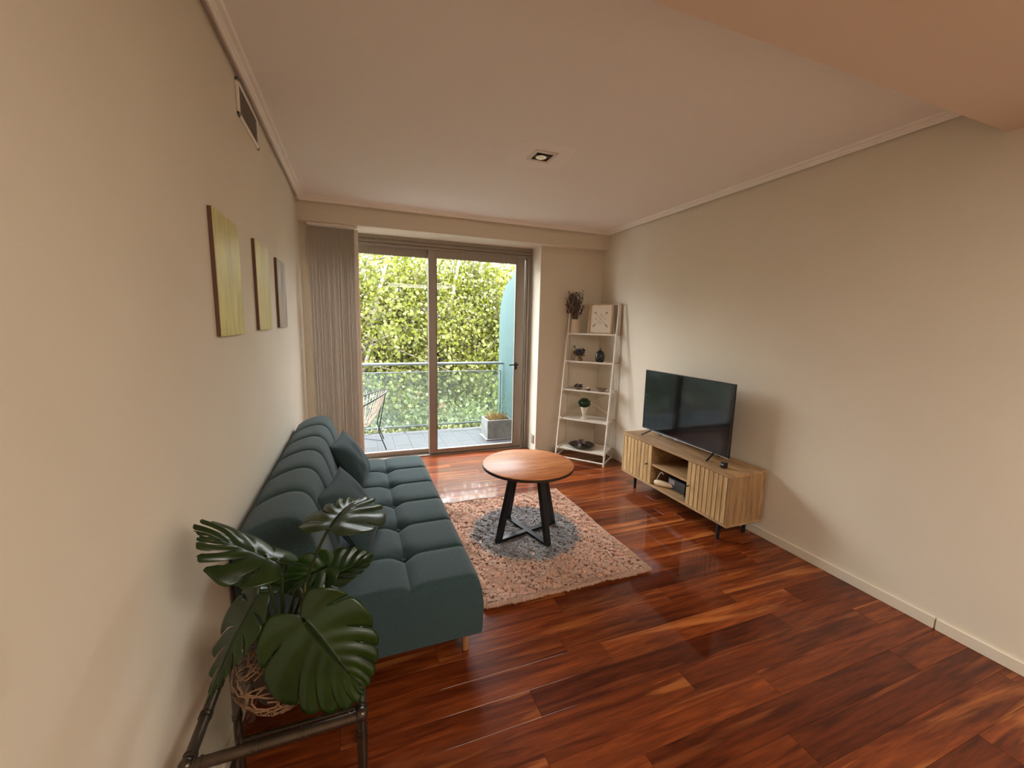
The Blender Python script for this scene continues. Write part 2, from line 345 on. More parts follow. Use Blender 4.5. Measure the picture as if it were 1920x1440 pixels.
# ------------------------------------------------------------ sliding balcony door
YF = 4.50
dr = D.objects.new('door_1', None); C.objects.link(dr); dr['kind'] = 'structure'; dr.location = (.8, YF, 0)
f_ = MB()
for (a, b, z0, z1) in ((0, .13, 2.335, 2.37), (.012, .13, 2.318, 2.335), (.0, .13, 2.296, 2.318), (.02, .13, 2.288, 2.296), (.006, .13, 2.268, 2.288)):
    f_.box((-.40, YF+a, z0), (1.94, YF+b, z1), .001)
obj('head_track', f_, M['alu'], dr)
f_ = MB()
for (x0, x1, a) in ((1.918, 1.94, 0), (1.902, 1.918, .012), (1.884, 1.902, .002), (1.876, 1.884, .02), (1.862, 1.876, .006)):
    f_.box((x0, YF+a, 0), (x1, YF+.13, 2.27), .001)
obj('side_jamb_frame', f_, M['alu'], dr)
f_ = MB().box((-.40, YF+.01, 0), (1.862, YF+.15, .014), .002)
for yy in (.05, .10): f_.box((-.40, YF+yy, .014), (1.862, YF+yy+.004, .022))
obj('sill_track', f_, M['alu'], dr)
def sash(x0, x1, y0, y1, sl, sr, zb=.022, zt=2.276, rt=.085, rb=.05):
    m = MB().box((x0, y0, zb), (x0+sl, y1, zt), .003).box((x1-sr, y0, zb), (x1, y1, zt), .003).box((x0+sl, y0, zb), (x1-sr, y1, zb+rb), .002).box((x0+sl, y0, zt-rt), (x1-sr, y1, zt), .002)
    s = obj('sliding_sash', m, M['alu'], dr)
    ym = (y0+y1)/2
    obj('glass_pane', MB().box((x0+sl-.003, ym-.003, zb+rb-.003), (x1-sr+.003, ym+.003, zt-rt+.003)), M['glass'], s)
    obj('gasket', MB().box((x0+sl, y0-.001, zb+rb), (x0+sl+.004, y0+.004, zt-rt)).box((x1-sr-.004, y0-.001, zb+rb), (x1-sr, y0+.004, zt-rt)), M['blackp'], s)
    return s
sash(-.39, .79, YF+.075, YF+.115, .06, .05)
s2 = sash(.737, 1.852, YF+.02, YF+.06, .088, .105)
hd = MB().box((1.752, YF+.005, .975), (1.778, YF+.022, 1.055), .004).tube([(1.765, YF+.01, 1.035), (1.765, YF-.035, 1.035)], .009, 10).tube([(1.775, YF-.035, 1.035), (1.66, YF-.035, 1.033)], .008, 10)
obj('handle', hd, M['blackp'], s2, label='black lever handle')
# corner clutter low in the jamb: a socket plate on the reveal
sk = tag(obj('socket_outlet', MB().box((1.928, 4.31, .10), (1.94, 4.385, .21), .003).box((1.922, 4.325, .12), (1.929, 4.37, .15), .003).box((1.922, 4.325, .16), (1.929, 4.37, .19), .003), mat('beige_plastic', (.45, .36, .27), .5)), 'small beige double socket low on the window reveal beside the balcony door', 'socket')

# vertical blind, stacked at the left
bl = thing('vertical_blind', (-.18, 4.3, 0), 'taupe vertical blind drawn back in a tight stack beside the sliding door', 'blind')
obj('headrail', MB().box((-.39, 4.20, ZL-.022), (.035, 4.24, ZL), .004), M['trim'], bl)
nb = 34
for i in range(nb):
    x = -.372+.395*i/(nb-1); r_ = random.uniform(-.12, .12)
    R_ = Matrix.Translation((x, 4.225, 0)) @ Matrix.Rotation(.80+r_*.8, 4, 'Z')
    prof = []
    for j in range(7):
        t = -1+2*j/6; prof.append((t*.023, .004*(1-t*t)))
    pf = prof+[(a, b-.0016) for a, b in prof[::-1]]
    m = MB().prism(pf, 2, .03, ZL-.028); m.v = [tuple(R_ @ V(p)) for p in m.v]
    obj('slat', m, M['blind'], bl, smooth=True)

# ------------------------------------------------------------ air vent, spotlight, switch
vt = thing('air_vent', (XL, 2.42, 2.45), 'white framed air grille high on the left wall just under the crown moulding', 'vent')
VZ0, VZ1 = 2.375, 2.527
obj('frame', MB().box((XL, 2.22, VZ0), (XL+.010, 2.62, VZ0+.016), .002).box((XL, 2.22, VZ1-.016), (XL+.010, 2.62, VZ1), .002).box((XL, 2.22, VZ0), (XL+.010, 2.243, VZ1), .002).box((XL, 2.597, VZ0), (XL+.010, 2.62, VZ1), .002), M['trim'], vt)
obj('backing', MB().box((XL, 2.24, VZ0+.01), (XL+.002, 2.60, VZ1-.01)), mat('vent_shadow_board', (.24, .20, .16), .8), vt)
for i in range(11):
    z = VZ0+.022+i*.0108; obj('slat', MB().box((-.5, 0, -.5), (.5, 1, .5), M=Matrix.Translation((XL+.005, 2.243, z)) @ Matrix.Rotation(.6, 4, 'Y') @ Matrix.Diagonal((.008, .354, .0012, 1))), mat('vent_slat', (.42, .36, .29), .6) if i == 0 else D.materials['vent_slat'], vt)
sp = thing('spotlight', (1.135, 2.53, ZC), 'square recessed ceiling spotlight with silver rim, switched off', 'light')
lx, ly = 1.135, 2.53
def sqring(m, a, b, z0, z1):
    for s in ((-b, -b, b, -a), (-b, a, b, b), (-b, -a, -a, a), (a, -a, b, a)): m.box((lx+s[0], ly+s[1], z0), (lx+s[2], ly+s[3], z1), .001)
    return m
obj('rim', sqring(MB(), .056, .078, ZC-.010, ZC+.001), mat('spot_rim', (.75, .66, .56), .35, metal=.2), sp)
obj('housing', sqring(MB(), .050, .056, ZC-.008, ZC+.0).box((lx-.056, ly-.056, ZC-.0018), (lx+.056, ly+.056, ZC-.0012)), mat('spot_housing', (.04, .025, .015), .5), sp)
obj('lamp_cup', MB().lathe((lx-.004, ly+.01, ZC-.009), [(.010, .006), (.030, .004), (.036, 0), (.031, -.0005), (.012, .002)], 20), mat('spot_reflector', (.85, .78, .6), .2, metal=.9), sp, smooth=True)
obj('louvre', MB().box((lx-.05, ly-.006, ZC-.008), (lx+.05, ly-.003, ZC-.004)), mat('spot_bar', (.5, .42, .34), .3, metal=.7), sp)
sw = thing('light_switch', (XL, .66, 1.05), 'pale wall switch plate at the left edge of the frame', 'switch')
obj('plate', MB().box((XL, .60, 1.0), (XL+.006, .692, 1.11), .003), mat('switch_plate', (.72, .64, .51), .5), sw)
obj('rocker', MB().box((XL+.006, .62, 1.015), (XL+.009, .668, 1.095), .002), mat('switch_rocker', (.76, .68, .55), .5), sw)

# ------------------------------------------------------------ three wall canvases
cm = [mat('canvas_gold', (.80, .70, .28), .3, spec=.6, noise_s=9, noise_amt=.28, bump=.25, bump_s=45, stretch=(1, 3, .6)),  # gold and straw brightened to carry a yellow sheen reflected from the trees
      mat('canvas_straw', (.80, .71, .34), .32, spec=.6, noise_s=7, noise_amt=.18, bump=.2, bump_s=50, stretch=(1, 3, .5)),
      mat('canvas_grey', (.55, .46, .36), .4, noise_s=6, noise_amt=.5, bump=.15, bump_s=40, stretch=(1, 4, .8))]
edge = mat('canvas_edge_shaded', (.13, .07, .05), .7)  # shade of the sides turned from the window, put into the colour
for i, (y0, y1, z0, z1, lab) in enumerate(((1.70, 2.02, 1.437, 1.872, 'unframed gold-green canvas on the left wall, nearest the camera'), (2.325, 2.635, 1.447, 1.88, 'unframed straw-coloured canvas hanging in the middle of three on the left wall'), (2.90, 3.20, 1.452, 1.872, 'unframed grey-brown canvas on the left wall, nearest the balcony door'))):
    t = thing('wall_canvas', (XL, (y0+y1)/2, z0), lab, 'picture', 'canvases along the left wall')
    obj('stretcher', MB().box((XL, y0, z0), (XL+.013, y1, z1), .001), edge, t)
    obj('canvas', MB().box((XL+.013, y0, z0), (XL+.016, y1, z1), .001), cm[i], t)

# ------------------------------------------------------------ sofa bed
sf = thing('sofa_bed', (0, 2.485, 0), 'slate green tufted armless sofa bed against the left wall', 'sofa')
SY0, SY1, SX0, SX1, SZ0, SZ1 = 1.585, 3.385, -.125, .485, .13, .415
NS = 6; dy = (SY1-SY0)/NS
def tuft(x, y):
    a = (x-SX0)/(SX1-SX0)*2; b = (y-SY0)/dy
    fa = a % 1; fb = b % 1
    da = abs(x-(SX0+SX1)/2); db = min(fb, 1-fb)*dy
    nb_ = round(b)
    if nb_ in (0, NS): db = 1
    puff = .008*(1-(2*fb-1)**4)*(1-(2*fa-1)**6)
    z = puff - .006*math.exp(-(da/.010)**2) - .012*math.exp(-(db/.008)**2) - .005*math.exp(-(db/.03)**2)
    if 0 < nb_ < NS:
        r = math.hypot(x-(SX0+SX1)/2, y-(SY0+nb_*dy)); z -= .030*math.exp(-(r/.045)**2)+.012*math.exp(-(r/.016)**2)
    z -= .006*math.exp(-(da/.03)**2)
    return z
nx, ny = 61, 289
def ease(n, a, b, e):
    """n samples a..b, denser at both ends"""
    return [a+(b-a)*(.5-.5*math.cos(PI*(i/(n-1))))*e+(b-a)*(i/(n-1))*(1-e) for i in range(n)]
xsg = ease(nx, SX0, SX1, .4); ysg = ease(ny, SY0, SY1, .15); RR = .045
P_ = []
def edger(d): return 0 if d >= RR else RR-math.sqrt(max(0, RR*RR-(RR-d)**2))
for x in xsg:
    for y in ysg:
        d1 = min(SX1-x, 9); d2 = min(y-SY0, SY1-y)
        z = SZ1-.016+tuft(x, y)*min(1, min(d1, d2)/.05+.25)-edger(d1)-edger(d2)
        P_.append((x, y, max(z, SZ1-.07)))
mb = MB(); mb.grid(P_, nx, ny)
# skirt
loop = [i*ny for i in range(nx)]+[(nx-1)*ny+j for j in range(1, ny)]+[i*ny+ny-1 for i in range(nx-2, -1, -1)]+[j for j in range(ny-2, 0, -1)]
n0 = len(mb.v); nl = len(loop)
for zz, ins in ((.28, -.006), (.16, -.004), (SZ0, 0), (SZ0, .03)):
    for i in loop:
        x, y, z = mb.v[i]; ox = -1 if x < SX0+.001 else (1 if x > SX1-.001 else 0); oy = -1 if y < SY0+.001 else (1 if y > SY1-.001 else 0)
        mb.v.append((x-ins*ox, y-ins*oy, zz))
prev = loop
for k in range(4):
    cur = [n0+k*nl+i for i in range(nl)]
    for i in range(nl): mb.f.append((prev[i], prev[(i+1) % nl], cur[(i+1) % nl], cur[i]))
    prev = cur
mb.f.append(tuple(prev))
obj('seat', mb, M['fabric'], sf, smooth=True)
# backrest: swept section
sec0 = [(-.11, .30), (-.115, .42), (-.135, .52), (-.165, .63), (-.195, .72), (-.215, .755), (-.245, .775), (-.29, .778), (-.34, .765), (-.385, .745), (-.425, .715), (-.44, .68), (-.44, .55), (-.435, .42), (-.43, .30), (-.35, .28), (-.2, .28)]
def resample(pts, n):
    pts = [V(p) for p in pts]; m = len(pts); L_ = [0]
    for i in range(m): L_.append(L_[-1]+(pts[(i+1) % m]-pts[i]).length)
    out = []
    for k in range(n):
        t = L_[-1]*k/n; i = max(j for j in range(m) if L_[j] <= t); u = (t-L_[i])/(L_[i+1]-L_[i])
        p0, p1, p2, p3 = pts[(i-1) % m], pts[i], pts[(i+1) % m], pts[(i+2) % m]
        out.append(.5*((2*p1)+(-p0+p2)*u+(2*p0-5*p1+4*p2-p3)*u*u+(-p0+3*p1-3*p2+p3)*u**3))
    return out
ns = 90; sec = resample(sec0, ns); cen = V((-.27, .5))
nyb = 241; P_ = []
ysb = ease(nyb, SY0+.005, SY1, .12)
for k in range(ns):
    p = sec[k]; q0, q1 = sec[k-1], sec[(k+1) % ns]; t = (q1-q0).normalized(); nrm = V((t.y, -t.x))
    if nrm.dot(p-cen) < 0: nrm = -nrm
    ang = p.y
    for y in ysb:
        b = (y-SY0)/dy; fb = b % 1; nb_ = round(b); db = min(fb, 1-fb)*dy
        if nb_ in (0, NS): db = 1
        soft = 1 if (p.x > -.42 and p.y > .33) else 0
        dsp = soft*(.009*(1-(2*fb-1)**4)-.010*math.exp(-(db/.007)**2)-.005*math.exp(-(db/.03)**2))
        e = min(y-SY0-.005, SY1-y); ins = edger(e*1.9)*.55
        q = p+nrm*(dsp-ins)
        P_.append((q.x, y, q.y))
mb = MB(); mb.grid(P_, ns, nyb, True)
mb.f.append(tuple(k*nyb for k in range(ns))); mb.f.append(tuple(k*nyb+nyb-1 for k in range(ns)))
obj('backrest', mb, M['fabric'], sf, smooth=True)
for k in range(1, NS):
    obj('button', MB().ball(((SX0+SX1)/2, SY0+k*dy, SZ1-.052), .015, 14, (1, 1, .5)), M['button'], sf, smooth='all')
obj('frame', MB().box((-.42, SY0+.05, .09), (.44, SY0+.12, .135)).box((-.42, SY1-.12, .09), (.44, SY1-.05, .135)).box((-.42, SY0+.05, .10), (-.36, SY1-.05, .28)), M['black'], sf)
for x, y in ((.43, 1.665), (.43, 3.30), (-.36, 1.67), (-.36, 3.30)):
    obj('leg', MB().tube([(x, y, .135), (x, y, 0)], [.021, .014], 14), M['legwood'], sf, smooth=True)

# ------------------------------------------------------------ cushions
def cushion(c, R_, s, th, lab):
    t = thing('throw_pillow', c, lab, 'pillow', 'throw pillows on the sofa')
    n = 30; P_ = []
    for sd in (1, -1):
        for i in range(n+1):
            for j in range(n+1):
                u = -1+2*i/n; v = -1+2*j/n
                h = ((1-u**4)*(1-v**4))**.55*(.62+.38*math.cos(u*1.2)*math.cos(v*1.2))
                pin = 1-.06*((1-u*u)+(1-v*v))*.5+.02
                w_ = .010*noise.noise(V((u*2.2+c[1], v*2.2, sd)))
                q = R_ @ V((u*s*pin*.5*(1-.05*(1-v*v)), v*s*pin*.5*(1-.05*(1-u*u)), sd*(h*th*.5+w_*h)))
                P_.append((c[0]+q.x, c[1]+q.y, c[2]+q.z))
    m = MB(); half = (n+1)**2
    m.grid(P_[:half], n+1, n+1); m.grid(P_[half:], n+1, n+1)
    obj('cover', m, M['pillow'], t, smooth='all', merge=.0006)
    e = []
    for i in range(n+1): e.append(P_[i*(n+1)])
    for j in range(1, n+1): e.append(P_[n*(n+1)+j])
    for i in range(n-1, -1, -1): e.append(P_[i*(n+1)+n])
    for j in range(n-1, 0, -1): e.append(P_[j])
    obj('piping', MB().tube(e, .003, 6, closed=True), M['pillow'], t, smooth=True)
    return t
def rotm(nrm, up):
    z = V(nrm).normalized(); y = V(up); y = (y-z*y.dot(z)).normalized(); x = y.cross(z)
    return Matrix((x, y, z)).transposed()
cushion((-.058, 2.90, .565), rotm((.84, -.20, .50), (-.50, .05, .86)), .35, .14, 'dark slate green throw pillow at the far end of the sofa, by the blind')
cushion((-.045, 2.08, .565), rotm((.80, -.22, .56), (-.56, .1, .83)), .37, .14, 'dark slate green throw pillow midway along the sofa, behind the plant leaves')

# ------------------------------------------------------------ shag rug
RX0, RX1, RY0, RY1 = .60, 1.655, 1.885, 3.17
rg = thing('shag_rug', (1.12, 2.53, 0), 'shaggy pinkish-beige rug with a grey disc under the round table', 'rug')
obj('backing', MB().box((RX0+.006, RY0+.006, .001), (RX1-.006, RY1-.006, .012), .003), M['rugback'], rg)
nt_ = 80000
px = rng.uniform(RX0, RX1, nt_); py = rng.uniform(RY0, RY1, nt_)
px[:5000] = rng.uniform(RX0, RX1, 5000); py[:2500] = RY0+rng.uniform(0, .01, 2500); py[2500:5000] = RY1-rng.uniform(0, .01, 2500)
px[5000:9000] = np.where(rng.random(4000) < .5, RX0+.006, RX1-.006)
nlk = nt_//8; lk = np.repeat(np.arange(nlk), 8); px = px[:nlk*8]; py = py[:nlk*8]; nt_ = nlk*8
lcx = px[lk*8]; lcy = py[lk*8]; px = np.clip(lcx+rng.normal(0, .0026, nt_), RX0+.002, RX1-.002); py = np.clip(lcy+rng.normal(0, .0026, nt_), RY0+.002, RY1-.002)
lrand = rng.normal(0, .65, nlk)[lk]; ltone = rng.uniform(.86, 1.04, nlk)[lk]; llen = rng.uniform(.8, 1.25, nlk)[lk]
def lowfreq(x, y, f, s):
    return (np.sin(x*f+s)*np.cos(y*f*1.13+s*2)+np.sin(x*f*2.1+y*f*.7+s*3)*.6)
bx = lowfreq(px, py, 14, 1)*.5+lowfreq(px, py, 47, 4)*.6; by = lowfreq(px, py, 13, 2)*.5+lowfreq(px, py, 43, 7)*.6-.25
ang = np.arctan2(by, bx)+lrand+rng.normal(0, .10, nt_); ln = rng.uniform(.026, .032, nt_)*llen; lean = np.clip(.78+lrand*.2+rng.normal(0, .08, nt_), .4, 1.05)
edg = np.minimum.reduce([px-RX0, RX1-px, py-RY0, RY1-py]); ex = np.where(px-RX0 < .012, -1., np.where(RX1-px < .012, 1., 0)); ey = np.where(py-RY0 < .012, -1., np.where(RY1-py < .012, 1., 0))
ang = np.where(edg < .012, np.arctan2(ey, ex)+rng.normal(0, .45, nt_), ang)
wv = .004*(lowfreq(px, py, 9, 5)+1.2)
d = np.stack([np.cos(ang)*lean, np.sin(ang)*lean], 1); sdv = np.stack([-np.sin(ang), np.cos(ang)], 1)*rng.uniform(.0028, .0055, nt_)[:, None]
z1 = ln*.40; z2 = np.where(edg < .012, -.004, ln*(.66-lean*.36))
b0 = np.stack([px, py, np.full(nt_, .011)], 1)
def off(dd, k, z): return np.concatenate([b0[:, :2]+dd*(ln*k)[:, None], (b0[:, 2]+z+wv)[:, None]], 1)
m1 = off(d, .35, z1); m2 = off(d, .95, z2); s3 = np.concatenate([sdv, np.zeros((nt_, 1))], 1)
Vt = np.stack([b0-s3, b0+s3, m1-s3, m1+s3, m2], 1).reshape(-1, 3)
rt = V((1.12, 2.53, 0)); Vt[:, 0] -= rt.x; Vt[:, 1] -= rt.y
me = D.meshes.new('pile'); base = np.arange(nt_)*5
fq = np.stack([base, base+1, base+3, base+2], 1); ft = np.stack([base+2, base+3, base+4], 1)
loops = np.concatenate([fq.reshape(-1), ft.reshape(-1)])
me.vertices.add(len(Vt)); me.vertices.foreach_set('co', Vt.reshape(-1).astype(np.float32))
me.loops.add(len(loops)); me.loops.foreach_set('vertex_index', loops.astype(np.int32))
me.polygons.add(nt_*2); st = np.concatenate([np.arange(nt_)*4, nt_*4+np.arange(nt_)*3]); me.polygons.foreach_set('loop_start', st.astype(np.int32))
me.update(calc_edges=True)
dist = np.hypot(px-1.10, (py-2.56)) + rng.normal(0, .010, nt_)
grey = (dist < .385)
rndv = (ltone*rng.uniform(.93, 1.02, nt_))[:, None]
cb = np.array([.96, .71, .55])*rndv; cg = np.array([.58, .54, .53])*rndv*np.where(rng.random(nt_) < .25, .6, 1)[:, None]
sandy = np.clip((lowfreq(px, py, 5, 9)-.5), 0, 1)[:, None]; cb = cb*(1-sandy*.35)+np.array([.80, .55, .30])*sandy*.35
col = np.where(grey[:, None], cg, cb); col = np.concatenate([col, np.ones((nt_, 1))], 1)
at = me.color_attributes.new('tint', 'FLOAT_COLOR', 'POINT'); at.data.foreach_set('color', np.repeat(col, 5, 0).reshape(-1).astype(np.float32))
me.materials.append(M['pile']); po = D.objects.new('pile', me); C.objects.link(po); po.parent = rg; po['kind'] = 'stuff'

# ------------------------------------------------------------ round table
TX, TY, TZ = 1.10, 2.53, .545
tb = thing('round_side_table', (TX, TY, .012), 'round wood-topped table with crossed black metal legs standing on the rug', 'table')
obj('tabletop', MB().lathe((TX, TY, TZ), [(.300, -.022), (.316, -.020), (.318, -.016), (.318, -.003), (.314, 0)], 72), M['tablewood'], tb, smooth=True)
obj('edge_band', MB().lathe((TX, TY, TZ), [(.3165, -.0235), (.3195, -.0225), (.3195, -.006), (.3165, -.005)], 72), mat('dark_table_edge', (.03, .018, .014), .5), tb, smooth=True)
for k, (fx, fy) in enumerate(((-.236, -.066), (.066, -.218), (.236, .055), (-.062, .236))):
    a_ = V((TX+fx, TY+fy, .020)); b_ = V((TX+fx*.52, TY+fy*.52, TZ-.023)); dv = (b_-a_).normalized()
    e1 = V((fx, fy, 0)).normalized(); e2 = V((-e1.y, e1.x, 0)); h = .0185
    vs_ = []
    for p in (a_, b_):
        for sx, sy in ((-1, -1), (1, -1), (1, 1), (-1, 1)): vs_.append(p+e1*h*sx+e2*h*sy)
    o = obj('leg', MB().add(vs_, [(0, 1, 2, 3), (4, 5, 6, 7), (0, 1, 5, 4), (1, 2, 6, 5), (2, 3, 7, 6), (3, 0, 4, 7)]), M['black'], tb); add_mod_bevel(o, .002)
for q, ((x0, y0), (x1, y1)) in enumerate((((-.225, -.063), (.225, .052)), ((.063, -.208), (-.059, .225)))):
    a_ = V((TX+x0, TY+y0, .036+.001*q)); b_ = V((TX+x1, TY+y1, .036+.001*q)); e = (b_-a_).normalized(); e2 = V((-e.y, e.x, 0)); h = .019
    vs_ = [p+e2*h*s+V((0, 0, zz)) for p in (a_, b_) for s, zz in ((-1, -.011), (1, -.011), (1, .011), (-1, .011))]
    o = obj('cross_bar', MB().add(vs_, [(0, 1, 2, 3), (4, 5, 6, 7), (0, 1, 5, 4), (1, 2, 6, 5), (2, 3, 7, 6), (3, 0, 4, 7)]), M['black'], tb); add_mod_bevel(o, .0015)
o = obj('under_plate', MB().bar((TX-.14, TY-.035, TZ-.027), (TX+.14, TY+.035, TZ-.027), .008, .008).bar((TX+.035, TY-.14, TZ-.027), (TX-.035, TY+.14, TZ-.027), .008, .008), M['black'], tb)

# ------------------------------------------------------------ tv stand
A0, A1, BX0, BX1, BZ0, BZ1 = 1.965, 3.175, 2.37, 2.722, .125, .510
ts = thing('tv_stand', (2.55, 2.57, 0), 'low mango-wood media cabinet with slatted doors and open middle against the right wall', 'cabinet')
W_ = M['standwood']; th = .018
obj('top_panel', MB().box((BX0-.004, A0-.004, BZ1-.02), (BX1, A1+.004, BZ1), .0015), W_, ts)
obj('bottom_panel', MB().box((BX0, A0, BZ0), (BX1, A1, BZ0+.018), .0015), W_, ts)
obj('side_panel', MB().box((BX0, A0, BZ0+.018), (BX1, A0+th, BZ1-.02), .0015), M['sidewood'], ts)
obj('side_panel', MB().box((BX0, A1-th, BZ0+.018), (BX1, A1, BZ1-.02), .0015), M['slatwood'], ts)
D1, D2 = 2.355, 2.765
obj('divider', MB().box((BX0+.004, D1-.02, BZ0+.018), (BX1, D1, BZ1-.02), .001), W_, ts)
obj('divider', MB().box((BX0+.004, D2, BZ0+.018), (BX1, D2+.02, BZ1-.02), .001), W_, ts)
obj('shelf', MB().box((BX0+.006, D1, .312), (BX1, D2, .330), .001), W_, ts)
obj('back_panel', MB().box((BX1-.008, A0+th, BZ0+.018), (BX1-.002, A1-th, BZ1-.02)), mat('stand_back', (.10, .05, .03), .7), ts)
for (y0, y1, n, hy) in ((A0+th+.002, D1-.002, 9, D1-.03), (D2+.002, A1-th-.002, 8, D2+.045)):
    d_ = obj('door', MB().box((BX0+.006, y0, BZ0+.021), (BX0+.016, y1, BZ1-.023)), mat('door_groove', (.08, .04, .015), .8) if 'door_groove' not in D.materials else D.materials['door_groove'], ts)
    wd = (y1-y0)/n
    for i in range(n):
        zt = BZ1-.0235; obj('slat', MB().box((BX0-.001+random.uniform(0, .001), y0+i*wd+.0030, BZ0+.0205), (BX0+.0065, y0+(i+1)*wd-.0030, zt), .0012), M['slatwood'], d_)
    hz = .315 if hy > 2.7 else .300
    obj('handle', MB().tube([(BX0, hy, hz), (BX0-.018, hy, hz)], .004, 8).box((BX0-.024, hy-.009, hz-.006), (BX0-.017, hy+.009, hz+.006), .002), M['black'], d_, label='small black knob')
for x, y in ((2.40, 2.05), (2.415, 3.02), (2.665, 2.06), (2.60, 2.90)):
    obj('leg', MB().tube([(x, y, BZ0), (x, y, 0)], [.015, .012], 12), M['black'], ts, smooth=True)

# ------------------------------------------------------------ television
tv = thing('television', (2.53, 2.63, BZ1), 'black flatscreen television, switched off, on the wooden media cabinet', 'television')
TY0, TY1, TZ0, TZ1, TXX = 2.14, 3.113, .556, 1.112, 2.53
obj('back_case', MB().box((TXX+.008, TY0, TZ0), (TXX+.022, TY1, TZ1), .003).box((TXX+.022, TY0+.12, TZ0+.01), (TXX+.058, TY1-.12, TZ1-.18), .01), M['blackp'], tv)
obj('bezel', MB().box((TXX, TY0, TZ1-.008), (TXX+.01, TY1, TZ1), .001).box((TXX, TY0, TZ0+.006), (TXX+.01, TY0+.008, TZ1-.008), .001).box((TXX, TY1-.008, TZ0+.006), (TXX+.01, TY1, TZ1-.008), .001).box((TXX, TY0, TZ0+.006), (TXX+.01, TY1, TZ0+.018), .001), M['blackp'], tv)
obj('screen', MB().box((TXX+.002, TY0+.007, TZ0+.017), (TXX+.009, TY1-.007, TZ1-.007)), M['screen'], tv)
obj('lower_trim', MB().box((TXX-.001, TY0, TZ0), (TXX+.01, TY1, TZ0+.006), .001), M['silver'], tv, label='thin silver strip along the bottom edge')
obj('badge', MB().box((TXX-.003, 2.655, TZ0-.004), (TXX, 2.685, TZ0+.010), .001), M['silver'], tv)
for y, s in ((TY0+.14, 1), (TY1-.13, -1)):
    obj('foot', MB().tube([(2.445, y-.03*s, BZ1+.005), (TXX+.02, y, TZ0+.012), (2.63, y+.025*s, BZ1+.005)], .008, 8), M['blackp'], tv, smooth=True)
bxm = mat('box_silver', (.45, .45, .45), .4)
sb = thing('small_black_box', (2.455, 2.10, BZ1), 'tiny black gadget standing in front of the near corner of the television', 'gadget')
obj('case', MB().box((2.435, 2.085, BZ1), (2.475, 2.120, BZ1+.042), .004), M['blackp'], sb)
obj('label_strip', MB().box((2.434, 2.090, BZ1+.024), (2.4355, 2.115, BZ1+.031)), bxm, sb)
# things in the open lower compartment
zc = BZ0+.018
hdx = thing('oblong_appliance', (2.42, 2.70, zc), 'cream oblong appliance lying in the lower open compartment of the media cabinet', 'appliance')
cream = mat('cream_plastic', (.82, .66, .44), .35)
obj('body', MB().tube([(2.395, 2.742, zc+.026), (2.405, 2.73, zc+.026), (2.43, 2.69, zc+.026), (2.46, 2.64, zc+.024), (2.50, 2.58, zc+.020)], [.012, .026, .026, .021, .010], 16), cream, hdx, smooth=True)
cbl = [(2.42+.012*t, 2.735-.06*t, zc+.05+.075*math.sin(t*2.2)) for t in [i/10 for i in range(11)]]
tag(obj('looped_cable', MB().tube(cbl, .005, 8), mat('white_cable', (.7, .6, .5), .4), smooth=True), 'short pale cable looping above the cream appliance in the lower compartment', 'cable')
rb_ = thing('black_box', (2.52, 2.56, zc), 'black box with a pale sticker in the lower open compartment', 'box')
obj('case', MB().box((2.47, 2.46, zc), (2.62, 2.66, zc+.10), .006), M['blackp'], rb_)
obj('sticker', MB().box((2.4685, 2.58, zc+.045), (2.4705, 2.645, zc+.085)), mat('sticker', (.30, .27, .27), .5), rb_)
tag(obj('coiled_cable', MB().tube([(2.44+.03*math.cos(a), 2.40+.03*math.sin(a), zc+.006+.008*a/6) for a in [i*.5 for i in range(26)]], .004, 6), mat('grey_cable', (.12, .14, .14), .4), smooth=True), 'dark coiled cable at the near end of the lower compartment', 'cable')

# ------------------------------------------------------------ ladder shelf
SH_FR = V((2.449, 3.601, 0)); SH_FL = V((2.089, 4.03, 0)); DV = V((.262, .227, 0)); WV = (SH_FR-SH_FL).normalized(); DN = DV.normalized()
ls = thing('ladder_shelf', (2.40, 3.93, 0), 'white five-tier ladder shelf leaning back in the right-hand corner', 'shelf')
ZT = 1.745; K = .85
def front(side, z):
    f0 = SH_FR if side else SH_FL; return f0+DV*(K*z/ZT)+V((0, 0, z))
def rear(side, z): return (SH_FR if side else SH_FL)+DV+V((0, 0, z))
wm = M['whitem']
for s in (0, 1):
    obj('front_post', MB().tube([front(s, 0), front(s, ZT)], .0105, 10), wm, ls, smooth=True)
    obj('rear_post', MB().tube([rear(s, 0), rear(s, ZT)], .009, 10), wm, ls, smooth=True)
    obj('top_joint', MB().tube([front(s, ZT), rear(s, ZT)], .009, 8), wm, ls, smooth=True)
    obj('foot_rail', MB().tube([front(s, .03), rear(s, .03)], .008, 8), wm, ls, smooth=True)
obj('top_rail', MB().tube([rear(0, ZT), rear(1, ZT)], .009, 10), wm, ls, smooth=True)
obj('bottom_rail', MB().tube([front(0, .03), front(1, .03)], .009, 10), wm, ls, smooth=True)
SZ = [.125, .457, .783, 1.102, 1.413]
mx_ = Matrix((WV, DN, (0, 0, 1))).transposed().to_4x4()
